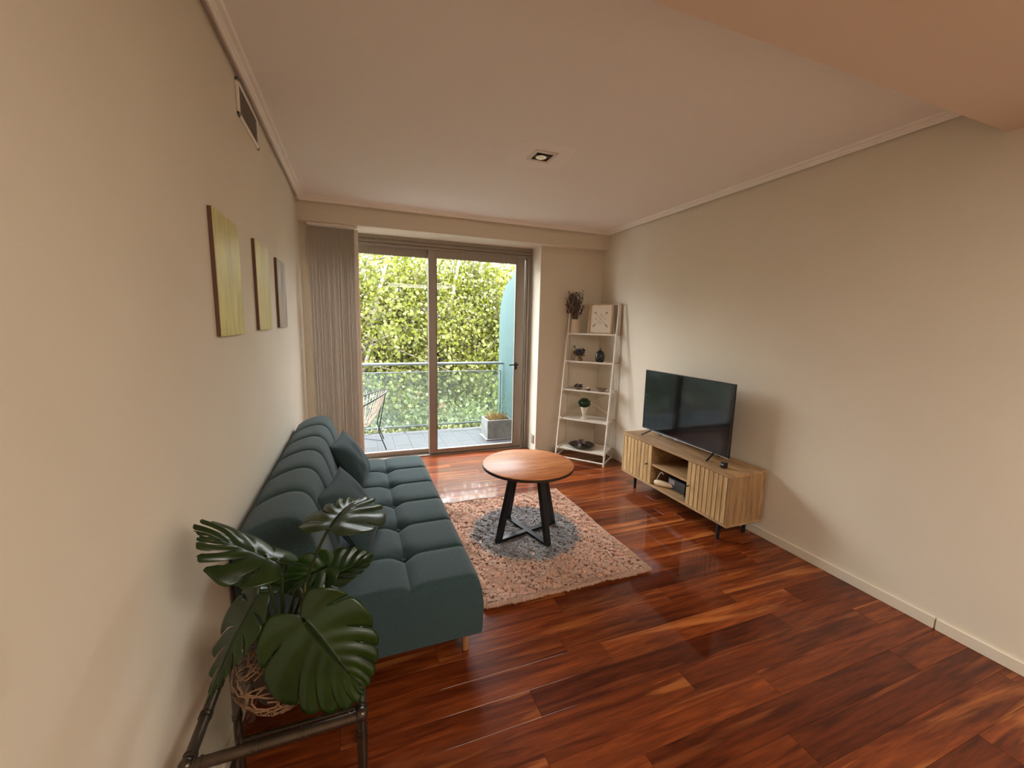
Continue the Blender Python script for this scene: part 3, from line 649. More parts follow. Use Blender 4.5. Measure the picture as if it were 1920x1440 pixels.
for z in SZ:
    a = front(0, z); b = front(1, z); dd = (rear(0, z)-a).length; wl_ = (b-a).length
    T = Matrix.Translation(a) @ mx_
    m = MB().box((.008, .004, -.006), (wl_-.008, max(dd, .12)-.004, .0), 0, T)
    m.box((.006, 0, -.008), (wl_-.006, .010, .010), .001, T).box((.006, max(dd, .12)-.010, -.008), (wl_-.006, max(dd, .12), .010), .001, T)
    m.box((.006, 0, -.008), (.014, max(dd, .12), .012), .001, T).box((wl_-.014, 0, -.008), (wl_-.006, max(dd, .12), .012), .001, T)
    obj('tray', m, wm, ls)
    for x in (.012, wl_-.012): obj('bracket', MB().box((x-.012, -.008, -.012), (x+.012, .012, .014), .002, T), wm, ls)
    obj('bolt', MB().tube([T @ V((wl_, dd*.9, .002)), T @ V((wl_+.022, dd*.9, .002))], .004, 6), mat('bolt_dark', (.2, .15, .1), .4) if 'bolt_dark' not in D.materials else D.materials['bolt_dark'], ls)
obj('cross_brace', MB().tube([rear(0, .47), rear(1, .78)], .003, 6), wm, ls)
obj('cross_brace', MB().tube([rear(1, .47), rear(0, .78)], .003, 6), wm, ls)
def at_shelf(i, u, dpt):
    """point on tray i: u along the width from the left post, dpt back from the front edge"""
    a = front(0, SZ[i]); return a+WV*u+DN*dpt
# 5th tier
p = at_shelf(4, .062, .055)
vz = thing('cream_vase', p, 'slim cream vase on the top tray of the ladder shelf', 'vase')
crm = mat('cream_ceramic', (.66, .53, .39), .45)
obj('body', MB().lathe(p, [(.050, 0), (.056, .006), (.055, .05), (.047, .10), (.040, .150), (.039, .165), (.034, .165), (.033, .06)], 28), crm, vz, smooth=True)
obj('inner', MB().lathe(p, [(.032, .06), (.032, .12)], 20), mat('vase_inside', (.1, .07, .05), .8), vz)
bq = thing('dried_flowers', p+V((0, 0, .155)), 'bunch of dark dried flower stems standing in the cream vase', 'flowers')
st_ = MB(); hd_ = MB(); hr = MB(); rr_ = random.Random(3)
for i in range(60):
    a = rr_.uniform(0, 2*PI); sp_ = rr_.uniform(.02, .115); h = rr_.uniform(.10, .33); s0 = V((.016*math.cos(a), .016*math.sin(a), -.04))
    e = V((sp_*math.cos(a), sp_*math.sin(a), h)); b0_ = p+V((0, 0, .155))
    mid = s0.lerp(e, .5)*.9+V((0, 0, .02))
    st_.tube([b0_+s0, b0_+mid, b0_+e], .0012, 4)
    red = h < .17 and rr_.random() < .6
    tgt = hr if red else hd_
    for j in range(7):
        q = b0_+mid.lerp(e, .1+j*.15)+V((rr_.uniform(-.01, .01), rr_.uniform(-.01, .01), 0)); tgt.ball(q, rr_.uniform(.004, .009), 6, (1, 1, 1.5))
obj('stems', st_, mat('dry_stem', (.10, .07, .045), .8), bq, kind='stuff')
obj('blooms', hd_, mat('dry_bloom', (.15, .105, .085), .9), bq, kind='stuff')
obj('red_blooms', hr, mat('dry_red', (.10, .022, .016), .9), bq, kind='stuff', label='dark red dried blooms low in the bunch')
# framed print
fp = at_shelf(4, .355, .040)
pf_ = thing('framed_print', fp, 'square wooden frame holding a cream print of two crossed arrows', 'picture')
tilt = Matrix.Rotation(-.10, 4, 'X'); FM = Matrix.Translation(fp+V((0, 0, .004))) @ mx_ @ tilt
fw_, fh_, ft_ = .140, .338, .022
m = MB().box((-fw_, 0, 0), (-fw_+.020, ft_, fh_), .001, FM).box((fw_-.020, 0, 0), (fw_, ft_, fh_), .001, FM).box((-fw_+.02, 0, 0), (fw_-.02, ft_, .018), .001, FM).box((-fw_+.02, 0, fh_-.014), (fw_-.02, ft_, fh_), .001, FM)
obj('frame', m, M['framewood'], pf_)
obj('paper', MB().box((-fw_+.018, .010, .015), (fw_-.018, .014, fh_-.012), 0, FM), mat('print_paper', (.70, .60, .47), .6), pf_)
ink = mat('print_ink', (.22, .17, .12), .7); mi = MB()
def pl(a, b, wd):
    a = V((a[0], .0095, a[1])); b = V((b[0], .0095, b[1])); d_ = (b-a).normalized(); n_ = V((-d_.z, 0, d_.x))*wd
    mi.add([FM @ q for q in (a-n_, a+n_, b+n_, b-n_)], [(0, 1, 2, 3)])
cz = .168
for s in (1, -1):
    pl((-.080*s, cz-.090), (.070*s, cz+.078), .0015)
    for j in range(5):  # fletching
        q = (-.055-.006*j)*s, cz-.054-.0065*j
        pl(q, (q[0]-.014*s, q[1]-.0005), .002); pl(q, (q[0], q[1]-.014), .002)
    pl((.070*s, cz+.078), (.066*s, cz+.058), .004); pl((.070*s, cz+.078), (.052*s, cz+.072), .004)
for (cx_, cz_, r_) in ((.005, cz+.045, .012), (-.052, cz+.004, .009), (.052, cz+.004, .009), (0, cz-.045, .012)):
    for k in range(10):
        a, b = 2*PI*k/10, 2*PI*(k+1)/10; pl((cx_+r_*math.cos(a)*.7, cz_+r_*math.sin(a)), (cx_+r_*math.cos(b)*.7, cz_+r_*math.sin(b)), .0015)
obj('arrow_print', mi, ink, pf_, fix=False)
obj('prop_stand', MB().box((-.01, ft_, .0), (.01, ft_+.004, .16), 0, FM), M['framewood'], pf_)
def grow(t, k):
    for c in t.children:
        c.data.transform(Matrix.Scale(k, 4))
# 4th tier: purple flowers in a tilted pot, black lidded jar
p = at_shelf(3, .135, .07)
pt_ = thing('purple_flower_pot', p, 'little brown pot of dark violet artificial flowers on the second tray from the top', 'plant')
obj('pot', MB().lathe(p, [(.024, 0), (.034, .006), (.036, .022), (.028, .036), (.022, .050), (.028, .058), (.02, .058)], 20), mat('brown_pot', (.24, .155, .08), .4), pt_, smooth=True)
fm = MB(); gm = MB()
for i in range(60):
    v_ = V((rr_.gauss(0, 1), rr_.gauss(0, 1), rr_.gauss(0, 1))).normalized()*rr_.uniform(.02, .05); fm.ball(p+V((.006, -.008, .088))+V((v_.x, v_.y, v_.z*.8)), rr_.uniform(.006, .011), 6)
for i in range(9):
    a = 2*PI*i/9; e = p+V((.055*math.cos(a), .055*math.sin(a), .075+.02*math.sin(3*a))); gm.tube([p+V((0, 0, .05)), e], [.002, .006], 5)
gm.tube([p+V((0, 0, .06)), p+V((-.03, .02, .12)), p+V((-.034, .03, .140))], [.002, .003, .010], 6)
obj('flowers', fm, mat('violet_petal', (.05, .045, .07), .7), pt_, kind='stuff'); obj('leaves', gm, mat('dull_leaf', (.10, .085, .035), .7), pt_, kind='stuff')
grow(pt_, 1.25)
p = at_shelf(3, .385, .07)
jr = thing('black_ribbed_jar', p, 'small glossy black ribbed jar with a pointed lid on the second tray from the top', 'jar')
m = MB(); n = 36; prof = [(.020, 0), (.034, .012), (.040, .045), (.038, .075), (.028, .098), (.014, .108), (.005, .112), (.006, .122), (.002, .130)]
P_ = [(p.x+r_*(1+.10*abs(math.cos(k*PI*6/n)))*math.cos(2*PI*k/n), p.y+r_*(1+.10*abs(math.cos(k*PI*6/n)))*math.sin(2*PI*k/n), p.z+z) for r_, z in prof for k in range(n)]
m.add(P_, [(i*n+k, i*n+(k+1) % n, (i+1)*n+(k+1) % n, (i+1)*n+k) for i in range(len(prof)-1) for k in range(n)]+[tuple(range(n))])
obj('body', m, mat('black_glaze', (.012, .014, .014), .15, spec=.7), jr, smooth=True)
obj('lid_knob', MB().ball(p+V((0, 0, .130)), .007, 8), mat('pale_knob', (.2, .15, .1), .4), jr, smooth='all')
grow(jr, 1.25)
# 3rd tier: flower bowl, candle, glass dish
p = at_shelf(2, .16, .09)
b1 = thing('shell_bowl', p, 'small grey-brown bowl of dark shells, left on the middle tray', 'bowl')
bowlp = [(.020, 0), (.034, .008), (.050, .026), (.056, .036), (.052, .036), (.032, .014), (.010, .010)]
obj('bowl', MB().lathe(p, bowlp, 26), mat('taupe_bowl', (.20, .15, .125), .35), b1, smooth=True)
m = MB(); rr2 = random.Random(9)
for i in range(9): a = 2*PI*i/9; m.ball(p+V((.034*math.cos(a), .034*math.sin(a), .040+.008*(i % 3))), .012, 7, (1.2, .8, .8))
obj('shells', m, mat('dark_shell', (.045, .03, .03), .4), b1, kind='stuff')
p = at_shelf(2, .285, .07)
cd = thing('tealight_candle', p, 'small dark red and white candle between two bowls on the middle tray', 'candle')
obj('holder', MB().lathe(p, [(.022, 0), (.025, .004), (.025, .022), (.022, .024)], 20), mat('dark_red', (.09, .02, .015), .3), cd, smooth=True)
obj('wax', MB().lathe(p, [(.014, .022), (.016, .024), (.016, .040), (.013, .042)], 16), mat('wax', (.72, .6, .48), .5), cd, smooth=True)
p = at_shelf(2, .43, .10)
b2 = thing('glass_dish', p, 'low brown glass dish, right on the middle tray', 'dish')
obj('bowl', MB().lathe(p, [(a*1.12, b*.95) for a, b in bowlp], 26), mat('amber_glass', (.22, .14, .08), .12, spec=.8), b2, smooth=True)
obj('base_ring', MB().lathe(p, [(.030, 0), (.034, .002), (.030, .006)], 20), mat('amber_dark', (.1, .06, .03), .2), b2, smooth=True)
# 2nd tier: topiary
p = at_shelf(1, .25, .12)
tp = thing('topiary_in_urn', p, 'round green faux topiary in a white footed urn', 'plant')
obj('urn', MB().lathe(p, [(.023, 0), (.025, .006), (.012, .014), (.010, .030), (.014, .042), (.020, .060), (.028, .088), (.031, .098), (.026, .098), (.024, .080)], 26), mat('white_urn', (.74, .66, .55), .4), tp, smooth=True)
m = MB()
for i in range(420):
    v_ = V((rr_.gauss(0, 1), rr_.gauss(0, 1), rr_.gauss(0, 1))).normalized(); c_ = p+V((0, 0, .128))+V((v_.x*.043, v_.y*.043, v_.z*.034))*rr_.uniform(.7, 1)
    t_ = v_.cross(V((rr_.random(), rr_.random(), rr_.random()))).normalized(); b_ = v_.cross(t_); s_ = .008
    m.add([c_, c_+t_*s_*.5+v_*s_*.4, c_+v_*s_*1.6, c_-t_*s_*.5+v_*s_*.4], [(0, 1, 2, 3)])
m.ball(p+V((0, 0, .126)), .036, 12, (1, 1, .8))
obj('foliage', m, mat('topiary_green', (.035, .075, .018), .6, noise_s=40, noise_amt=.5), tp, kind='stuff', fix=False)
grow(tp, 1.42)
# 1st tier: plate of pine cones
p = at_shelf(0, .245, .16)
pb = thing('pine_cone_platter', p, 'wide dark platter heaped with pine cones on the lowest tray', 'platter')
obj('plate', MB().lathe(p, [(.07, 0), (.10, .006), (.135, .026), (.150, .034), (.146, .036), (.10, .014), (.02, .010)], 40), mat('dark_platter', (.045, .042, .032), .25), pb, smooth=True)
for i in range(11):
    a = 2*PI*i/8; r_ = .082 if i < 8 else .03; c_ = p+V((r_*math.cos(a), r_*math.sin(a), .036+(.02 if i >= 8 else 0)))
    m = MB(); ax = V((rr_.uniform(-1, 1), rr_.uniform(-1, 1), .4)).normalized(); e1 = ax.orthogonal().normalized(); e2 = ax.cross(e1)
    for j in range(7):
        t = -1+2*j/6; rad = .024*math.sqrt(max(.05, 1-t*t*.9))
        for k in range(7):
            aa = 2*PI*(k+.5*(j % 2))/7; o_ = e1*math.cos(aa)+e2*math.sin(aa); tt = -e1*math.sin(aa)+e2*math.cos(aa); b_ = c_+ax*t*.026
            m.add([b_-tt*.008+o_*.006, b_+tt*.008+o_*.006, b_+tt*.004+o_*rad+ax*.006, b_-tt*.004+o_*rad+ax*.006], [(0, 1, 2, 3)])
    o = obj('pine_cone', m, D.materials.get('cone%d' % (i % 3)) or mat('cone%d' % (i % 3), [(.10, .07, .05), (.17, .13, .11), (.30, .24, .22)][i % 3], .7), None, fix=False, loc=c_)
    tag(o, 'open brown pine cone heaped on the dark platter', 'pine cone', 'pine cones on the platter')

# ------------------------------------------------------------ glass side table (near left)
GX0, GX1, GY0, GY1, GZ = -.39, -.018, .99, 1.355, .50
gt = thing('glass_side_table', ((GX0+GX1)/2, (GY0+GY1)/2, 0), 'bronze bamboo-style metal side table with a glass top, below the monstera', 'table')
bz = mat('bronze_metal', (.10, .075, .055), .30, metal=.8, noise_s=20, noise_amt=.3)
def bamboo(a, b, r=.013, nodes=(.25, .75)):
    a, b = V(a), V(b); m = MB().tube([a, b], r, 14)
    for t in nodes:
        c_ = a.lerp(b, t); d_ = (b-a).normalized()
        for s in (-.006, .006): m.tube([c_+d_*(s-.002), c_+d_*(s+.002)], r*1.18, 14)
    return m
cs = [(GX0, GY0), (GX1, GY0), (GX1, GY1), (GX0, GY1)]
for i in range(4):
    a, b = cs[i], cs[(i+1) % 4]; obj('top_rail', bamboo((*a, GZ-.006), (*b, GZ-.006), .013, (.06, .36, .64, .94)), bz, gt, smooth=True)
    obj('leg', bamboo((*a, GZ+.006), (*a, 0), .0125, (.12, .5, .9)), bz, gt, smooth=True)
    obj('corner_cap', MB().ball((*a, GZ-.002), .0165, 14), bz, gt, smooth='all')
    obj('stretcher', MB().tube([(*a, .16), (*b, .16)], .008, 10), bz, gt, smooth=True)
obj('glass_top', MB().box((GX0+.008, GY0+.008, GZ-.004), (GX1-.008, GY1-.008, GZ+.003), .001), M['tglass'], gt)

# ------------------------------------------------------------ monstera in a woven nest pot
px0, py0, pz0 = -.215, 1.135, GZ+.003
mo = thing('monstera_plant', (px0, py0, pz0), 'large-leaved monstera in a twiggy woven pot on the glass side table', 'plant')
obj('pot', MB().lathe((px0, py0, pz0), [(.045, .004), (.062, .01), (.070, .06), (.064, .13), (.060, .15), (.052, .15), (.052, .12)], 28), mat('dark_pot', (.05, .03, .02), .6), mo, smooth=True)
obj('soil', MB().lathe((px0, py0, pz0), [(.04, .115), (.053, .12), (.0535, .125)], 20), mat('soil', (.03, .02, .014), .95, noise_s=60, noise_amt=.5), mo)
m = MB(); r3 = random.Random(21)
for i in range(52):
    pts = []; a0 = r3.uniform(0, 2*PI); v0 = r3.uniform(.05, .9); da = r3.uniform(-1, 1)*3.2; dvv = r3.uniform(-.8, .8); fq_ = r3.uniform(1, 3); ph = r3.uniform(0, 6)
    for j in range(16):
        t = j/15; a = a0+da*t+.3*math.sin(fq_*6*t+ph); vv = min(1, max(0.02, v0+dvv*t*.6+.14*math.sin(fq_*5*t+ph)))
        rad = .075+.042*math.sin(PI*min(1, vv*1.02+.06)) + r3.uniform(-.004, .004)
        pts.append((px0+rad*math.cos(a), py0+rad*math.sin(a), pz0+.005+vv*.165))
    m.tube(pts, .0021, 5)
obj('twine_weave', m, mat('twine', (.22, .115, .06), .8), mo, kind='stuff')

def monstera_leaf(base, tip, side, wl_, wr_, droop=.1, fold=.05, slit=.30, nf=7, back=.42, seed=1, curl=.0, cut=.24, rnd=.10):
    """heart-shaped leaf: veins fan out from the midrib, the blade is split between them"""
    rs = random.Random(seed); b = V(base); t = V(tip); Lg = (t-b).length; y = (t-b)/Lg; s = V(side); x = (s-y*s.dot(y)).normalized(); nrm = x.cross(y)
    if nrm.z < 0: nrm = -nrm
    mb_ = MB()
    for sg, wd in ((-1, wl_), (1, wr_)):
        for k in range(nf):
            cutk = cut*rs.uniform(.6, 1.25) if k > 0 else cut*.4; nT, nS = 9, 13; P = []
            hole = rs.random() < .4
            for i in range(nT):
                tt = i/(nT-1)
                for j in range(nS):
                    q = j/(nS-1); g = 0 if q < slit else cutk*((q-slit)/(1-slit))**.7
                    if hole and q > .8: g *= .25
                    v = (k+.5+(tt-.5)*(1-g))/nf
                    phi = math.radians(158-88*min(1, v/.28)**.8 if v < .28 else 70-48*((v-.28)/.72)) - .38*q
                    rl = wd*(.92*math.sin(PI*(.20+.70*v))**.8)*(1-.30*v**3) if v > .0 else wd*.5
                    rl = wd*(back+(1-back)*math.sin(PI*.5*min(1, v/.34)))*(1-max(0, (v-.30)/.70)**1.6*.88)
                    rl *= 1-rnd*(2*tt-1)**4
                    mpos = v**1.05*Lg*.98
                    px_ = sg*math.sin(phi)*rl*q; py_ = mpos+math.cos(phi)*rl*q
                    zz = fold*abs(px_)-droop*(py_/Lg)**2*Lg-curl*px_*px_/wd+.0045*math.cos(2*PI*(tt-.5))*q*(1-.3*q)+.004*math.sin(9*v+seed)*q
                    P.append(b+x*px_+y*py_+nrm*zz)
            mb_.grid(P, nT, nS)
    return mb_
def leaf(stempts, *a, **k):
    o = obj('leaf', monstera_leaf(*a, **k), M['monstera'], mo, smooth='all', merge=.0008, fix=False)
    md = o.modifiers.new('thickness', 'SOLIDIFY'); md.thickness = .0008
    b, t = V(a[0]), V(a[1]); Lg = (t-b).length
    if stempts: obj('stem', MB().tube(bez(stempts+[a[0]]), [.0055]+[.0042]*11+[.0032], 10), M['stem'], mo, smooth=True)
    return o
def bez(pts, n=12):
    pts = [V(p) for p in pts]; out = []
    for i in range(n+1):
        q = pts[:]; t = i/n
        while len(q) > 1: q = [q[j].lerp(q[j+1], t) for j in range(len(q)-1)]
        out.append(q[0])
    return out
g0 = (px0, py0, pz0+.10)
leaf([g0, (-.17, 1.16, .85), (-.15, 1.13, .80)], (-.150, 1.04, .772), (-.018, .985, .572), (.75, .2, .55), .175, .145, droop=.08, fold=-.08, seed=1, slit=.50, cut=.09, rnd=.05)
leaf([g0, (-.16, 1.2, .75), (-.13, 1.17, .86)], (-.086, 1.15, .940), (-.018, 1.37, .945), (.95, -.3, -.06), .125, .155, droop=.12, fold=.22, curl=.5, seed=2, slit=.25, cut=.32, nf=6)
leaf([g0, (-.22, 1.2, .75), (-.2, 1.2, .9)], (-.205, 1.10, .893), (-.345, 1.13, .988), (.10, .8, .0), .115, .175, droop=.10, fold=.10, curl=.6, seed=3, slit=.30, cut=.42, nf=6)
leaf([g0, (-.22, 1.14, .85), (-.25, 1.10, .90)], (-.243, 1.06, .84), (-.385, 1.04, .60), (-.55, .75, .1), .065, .125, droop=.12, fold=-.25, seed=4, slit=.3, cut=.34, nf=6)
leaf([g0, (-.17, 1.25, .75)], (-.125, 1.26, .715), (.024, 1.29, .752), (-.1, .9, .35), .085, .085, droop=-.02, fold=.35, seed=5, slit=.25, cut=.25, nf=6)
leaf([g0, (-.22, 1.26, .72)], (-.215, 1.24, .735), (-.335, 1.30, .765), (.3, .9, .1), .10, .10, droop=.1, fold=.5, seed=6, slit=.3, cut=.25, nf=6)
leaf([g0, (-.2, 1.28, .75)], (-.095, 1.25, .775), (-.21, 1.23, .745), (0, .45, .85), .075, .075, droop=.1, fold=.1, seed=8, slit=.3, cut=.25, nf=6)
obj('sheath', MB().tube(bez([(-.165, 1.14, .60), (-.155, 1.13, .70), (-.150, 1.14, .80)]), [.007]*10+[.005, .003, .001], 10), M['stemy'], mo, smooth=True, label='pale yellowish leaf sheath')
obj('stake', MB().tube([(px0-.02, py0+.02, pz0+.1), (px0-.035, py0+.03, pz0+.24)], .006, 8), M['stem'], mo)

# ------------------------------------------------------------ balcony
bf = struct('balcony_floor', MB().box((-2.2, 4.70, -.22), (2.05, 5.66, -.012)), mat('balcony_slab', (.30, .29, .29), .8))
tm = mat('balcony_tile', (.085, .085, .095), .45, noise_s=3, noise_amt=.28, stretch=(1.5, 14, 1), coord='Object')
x = -2.2; i = 0
while x < 2.03:
    y = 4.70; ysplit = 4.70+(.32 if i % 2 else .62)
    for (ya, yb) in ((4.70, ysplit), (ysplit, 5.66)):
        obj('tile', MB().box((x+.001, ya+.001, -.012), (min(x+.2, 2.05)-.001, yb-.001, 0), .001), tm, bf)
    x += .2; i += 1
pw = [(4.752, -.3), (5.83, -.3), (5.83, 1.50)]
for k in range(1, 13):
    t = k/12; pw.append((5.83-.50*(1-math.cos(t*PI/2))*1.0, 1.50+.62*math.sin(t*PI/2)))
pw += [(5.20, 2.30), (5.0, 2.55), (4.752, 2.8)]
struct('wall_balcony', MB().prism([(a, b) for a, b in pw], 0, 2.0, 2.08), mat('turquoise_render', (.043, .083, .080), .7, noise_s=4, noise_amt=.06))
rl = thing('balcony_railing', (0, 5.62, 0), 'pale grey metal balcony railing with glass panels', 'railing')
gm_ = mat('rail_metal', (.15, .175, .18), .35, metal=.2)
obj('handrail', MB().tube([(-2.2, 5.62, .945), (1.99, 5.62, .945)], .020, 14), gm_, rl, smooth=True)
obj('mid_rail', MB().box((-2.2, 5.61, .826), (1.965, 5.63, .840), .002), gm_, rl)
obj('bottom_rail', MB().box((-2.2, 5.61, .075), (1.965, 5.63, .095), .002), gm_, rl)
for x in (-2.18, -1.1, .58, 1.955): obj('post', MB().box((x-.008, 5.605, 0 if x != .58 else 0), (x+.008, 5.635, .84 if x > 1.9 or x < -1 else .09), .001), gm_, rl)
for x0, x1 in ((-2.17, -1.11), (-1.09, .57), (.59, 1.945)): obj('glass_panel', MB().box((x0, 5.615, .095), (x1, 5.623, .826)), M['railglass'], rl)
# concrete planter
pl_ = thing('concrete_planter', (1.70, 5.05, 0), 'square mottled concrete planter on the balcony tiles', 'planter')
cc = mat('raw_concrete', (.22, .218, .21), .85, noise_s=7, noise_amt=.38, bump=.3, bump_s=30, detail=8)
X0, X1, Y0_, Y1_, ZH = 1.555, 1.90, 4.93, 5.22, .262
obj('trough', MB().box((X0, Y0_, .02), (X1, Y0_+.025, ZH), .003).box((X0, Y1_-.025, .02), (X1, Y1_, ZH), .003).box((X0, Y0_+.025, .02), (X0+.025, Y1_-.025, ZH), .003).box((X1-.025, Y0_+.025, .02), (X1, Y1_-.025, ZH), .003).box((X0+.02, Y0_+.02, .02), (X1-.02, Y1_-.02, .05)), cc, pl_)
obj('saucer', MB().box((X0-.02, Y0_-.02, .0), (X1+.02, Y1_+.02, .018), .004), mat('planter_saucer', (.2, .19, .18), .7), pl_)
obj('soil', MB().box((X0+.02, Y0_+.02, .05), (X1-.02, Y1_-.02, ZH-.03)), mat('dry_soil', (.14, .10, .07), .95, noise_s=30, noise_amt=.5), pl_)
m = MB(); m2 = MB(); r4 = random.Random(4)
for i in range(420):
    c_ = V((r4.uniform(X0+.05, X1-.05), r4.uniform(Y0_+.05, Y1_-.05), ZH-.02)); a = r4.uniform(0, 6.28); l_ = r4.uniform(.06, .15)
    m.add([c_, c_+V((.006, .004, .0)), c_+V((math.cos(a)*l_*.6, math.sin(a)*l_*.6, l_*.8))], [(0, 1, 2)])
for i in range(9):
    c_ = V((r4.uniform(1.66, 1.86), r4.uniform(5.0, 5.15), ZH-.03)); e = c_+V((r4.uniform(-.05, .05), r4.uniform(-.05, .05), r4.uniform(.18, .40))); m2.tube([c_, c_.lerp(e, .5)+V((.01, 0, .01)), e], .002, 4)
    for j in range(7):
        q = c_.lerp(e, .3+.1*j); a = r4.uniform(0, 6.28); d_ = V((math.cos(a), math.sin(a), .4))*.03; n_ = V((-math.sin(a), math.cos(a), 0))*.008
        m2.add([q, q+d_*.5+n_, q+d_, q+d_*.5-n_], [(0, 1, 2, 3)])
obj('dry_growth', m, mat('dry_grass', (.38, .27, .12), .9), pl_, kind='stuff', fix=False)
obj('green_sprigs', m2, mat('sprig_green', (.09, .15, .06), .7), pl_, kind='stuff', fix=False)
# string lounge chair
CX, CY = -.03, 5.12
ac = thing('string_lounge_chair', (CX, CY, 0), 'round string lounge chair with black wire frame and beige cords on the balcony', 'chair')
rim = []; nn = 48
for k in range(nn):
    a = 2*PI*k/nn; ux, uy = math.cos(a), math.sin(a)
    rim.append(V((CX+.36*ux-.0, CY+.34*uy*(1-.12*ux), .50+.155*ux+.05*abs(uy)*.5+.02*ux*ux)))
ring = []
for k in range(nn):
    a = 2*PI*k/nn; ring.append(V((CX+.02+.13*math.cos(a), CY+.12*math.sin(a), .235+.03*math.cos(a))))
obj('rim_frame', MB().tube(rim, .0085, 10, closed=True), M['black'], ac, smooth=True)
obj('seat_ring', MB().tube(ring, .006, 8, closed=True), M['black'], ac, smooth=True)
cdm = mat('beige_cord', (.42, .33, .26), .6); m = MB()
for k in range(nn):
    a_, b_ = rim[k], ring[k]; m.tube([a_, a_.lerp(b_, .55)+V((0, 0, -.045)), b_], .0042, 5)
obj('cords', m, cdm, ac, kind='stuff')
for (sx, sy) in ((1, -1), (1, 1), (-1, -1), (-1, 1)):
    up_ = rim[(3 if sx > 0 else 21) if sy > 0 else (45 if sx > 0 else 27)]
    knee = V((CX+.24*sx, CY+.18*sy, .225)); ft = V((CX+.32*sx, CY+.25*sy, .006))
    obj('leg', MB().tube([up_, knee, ft], .0065, 8), M['black'], ac, smooth=True)
fts = [V((CX+.285*sx, CY+.22*sy, .11)) for sx, sy in ((1, -1), (1, 1), (-1, 1), (-1, -1))]
obj('lower_brace', MB().tube([fts[0], fts[2]], .0045, 6).tube([fts[1], fts[3]], .0045, 6), M['black'], ac)

# ------------------------------------------------------------ street and gardens beyond
ZG = -4.2
struct('street_ground', MB().box((-30, 6.5, ZG-.3), (40, 60, ZG)), mat('asphalt', (.055, .053, .052), .9, noise_s=1.5, noise_amt=.3))
struct('building_base', MB().box((-8, -3.2, ZG), (8, 4.70, -.23)).box((-2.2, 4.6, -.5), (2.08, 5.6, -.225)), mat('facade_render', (.25, .24, .22), .8))
gw = mat('grey_fence_board', (.045, .048, .042), .8, noise_s=4, noise_amt=.2)
def wallthing(x0, x1, y, z1, lab, nb):
    t = thing('board_fence', ((x0+x1)/2, y, ZG), lab, 'fence', 'grey fences down in the street')
    wd = (z1-ZG)/nb
    for i in range(nb): obj('board', MB().box((x0, y-.02+.01*(i % 2), ZG+i*wd+.01), (x1, y+.03, ZG+(i+1)*wd-.01), .004), gw, t)
    for x in (x0, (x0+x1)/2, x1): obj('post', MB().box((x-.06, y+.03, ZG), (x+.06, y+.13, z1+.08), .01), gw, t)
wallthing(1.0, 2.65, 15.4, -1.35, 'grey board fence seen low through the left door panel', 7)
wallthing(3.3, 5.2, 15.4, -1.15, 'grey board fence seen low through the right door panel', 7)
def house(x0, x1, y0, y1, ze, zr, wm_, rm, lab, wins):
    t = thing('house', ((x0+x1)/2, (y0+y1)/2, ZG), lab, 'house', 'houses beyond the trees')
    obj('walls', MB().box((x0, y0, ZG), (x1, y1, ze)), wm_, t)
    ov = .3; xm = (x0+x1)/2
    obj('roof', MB().prism([(x0-ov, ze-.05), (xm, zr), (x1+ov, ze-.05), (x1+ov, ze+.05), (xm, zr+.14), (x0-ov, ze+.05)], 1, y0-ov, y1+ov), rm, t)
    obj('gable', MB().prism([(x0, ze-.02), (x1, ze-.02), (xm, zr)], 1, y0+.05, y1-.05), wm_, t)
    for (wx, wz) in wins:
        w_ = obj('window', MB().box((wx-.42, y0-.05, wz-.06), (wx+.42, y0+.02, wz)).box((wx-.42, y0-.05, wz+1.1), (wx+.42, y0+.02, wz+1.16)).box((wx-.42, y0-.05, wz), (wx-.36, y0+.02, wz+1.1)).box((wx+.36, y0-.05, wz), (wx+.42, y0+.02, wz+1.1)).box((wx-.02, y0-.05, wz), (wx+.02, y0+.02, wz+1.1)), M['whitem'], t)
        obj('pane', MB().box((wx-.36, y0-.012, wz), (wx+.36, y0-.006, wz+1.1)), mat('house_pane', (.04, .05, .06), .1) if 'house_pane' not in D.materials else D.materials['house_pane'], w_)
pk = mat('salmon_render', (.12, .055, .035), .85, noise_s=2, noise_amt=.1); rfm = mat('clay_tile', (.10, .055, .04), .8, noise_s=6, noise_amt=.3); crw = mat('cream_render', (.15, .125, .10), .85)
house(1.6, 5.0, 22, 28, -.3, .9, pk, rfm, 'salmon house with a low gabled roof glimpsed between the trees, left', [(2.5, -2.2), (4.1, -2.2)])
house(6.2, 10.6, 23, 30, -1.3, .2, crw, rfm, 'cream house glimpsed between the trees, right', [(7.4, -3.3), (9.3, -3.3)])
house(-5.5, -.5, 24, 31, .6, 2.1, crw, rfm, 'cream house with clay roof behind the leftmost tree', [(-4.2, -1.4), (-1.8, -1.4)])
def car(cx, cy, colr, lab):
    t = thing('car', (cx, cy, ZG), lab, 'car', 'cars parked in the street')
    cmn = mat('car_paint', colr, .25, coat=1)
    pr = [(-2.1, .35), (-2.15, .75), (-1.95, .95), (-1.2, 1.02), (-.75, 1.42), (.65, 1.45), (1.25, 1.02), (1.95, .9), (2.1, .7), (2.1, .35)]
    obj('body', MB().prism([(cx+a, ZG+b) for a, b in pr], 1, cy-.82, cy+.82), cmn, t)
    obj('side_glass', MB().prism([(cx+a, ZG+b) for a, b in ((-1.05, 1.04), (-.70, 1.36), (.60, 1.38), (1.08, 1.04))], 1, cy-.83, cy+.83), mat('car_glass', (.02, .025, .03), .08), t)
    for wx in (-1.35, 1.3):
        for s in (-1, 1): 
            m = MB(); m.tube([(cx+wx, cy+s*.62, ZG+.32), (cx+wx, cy+s*.84, ZG+.32)], .32, 20); obj('wheel', m, M['blackp'], t)
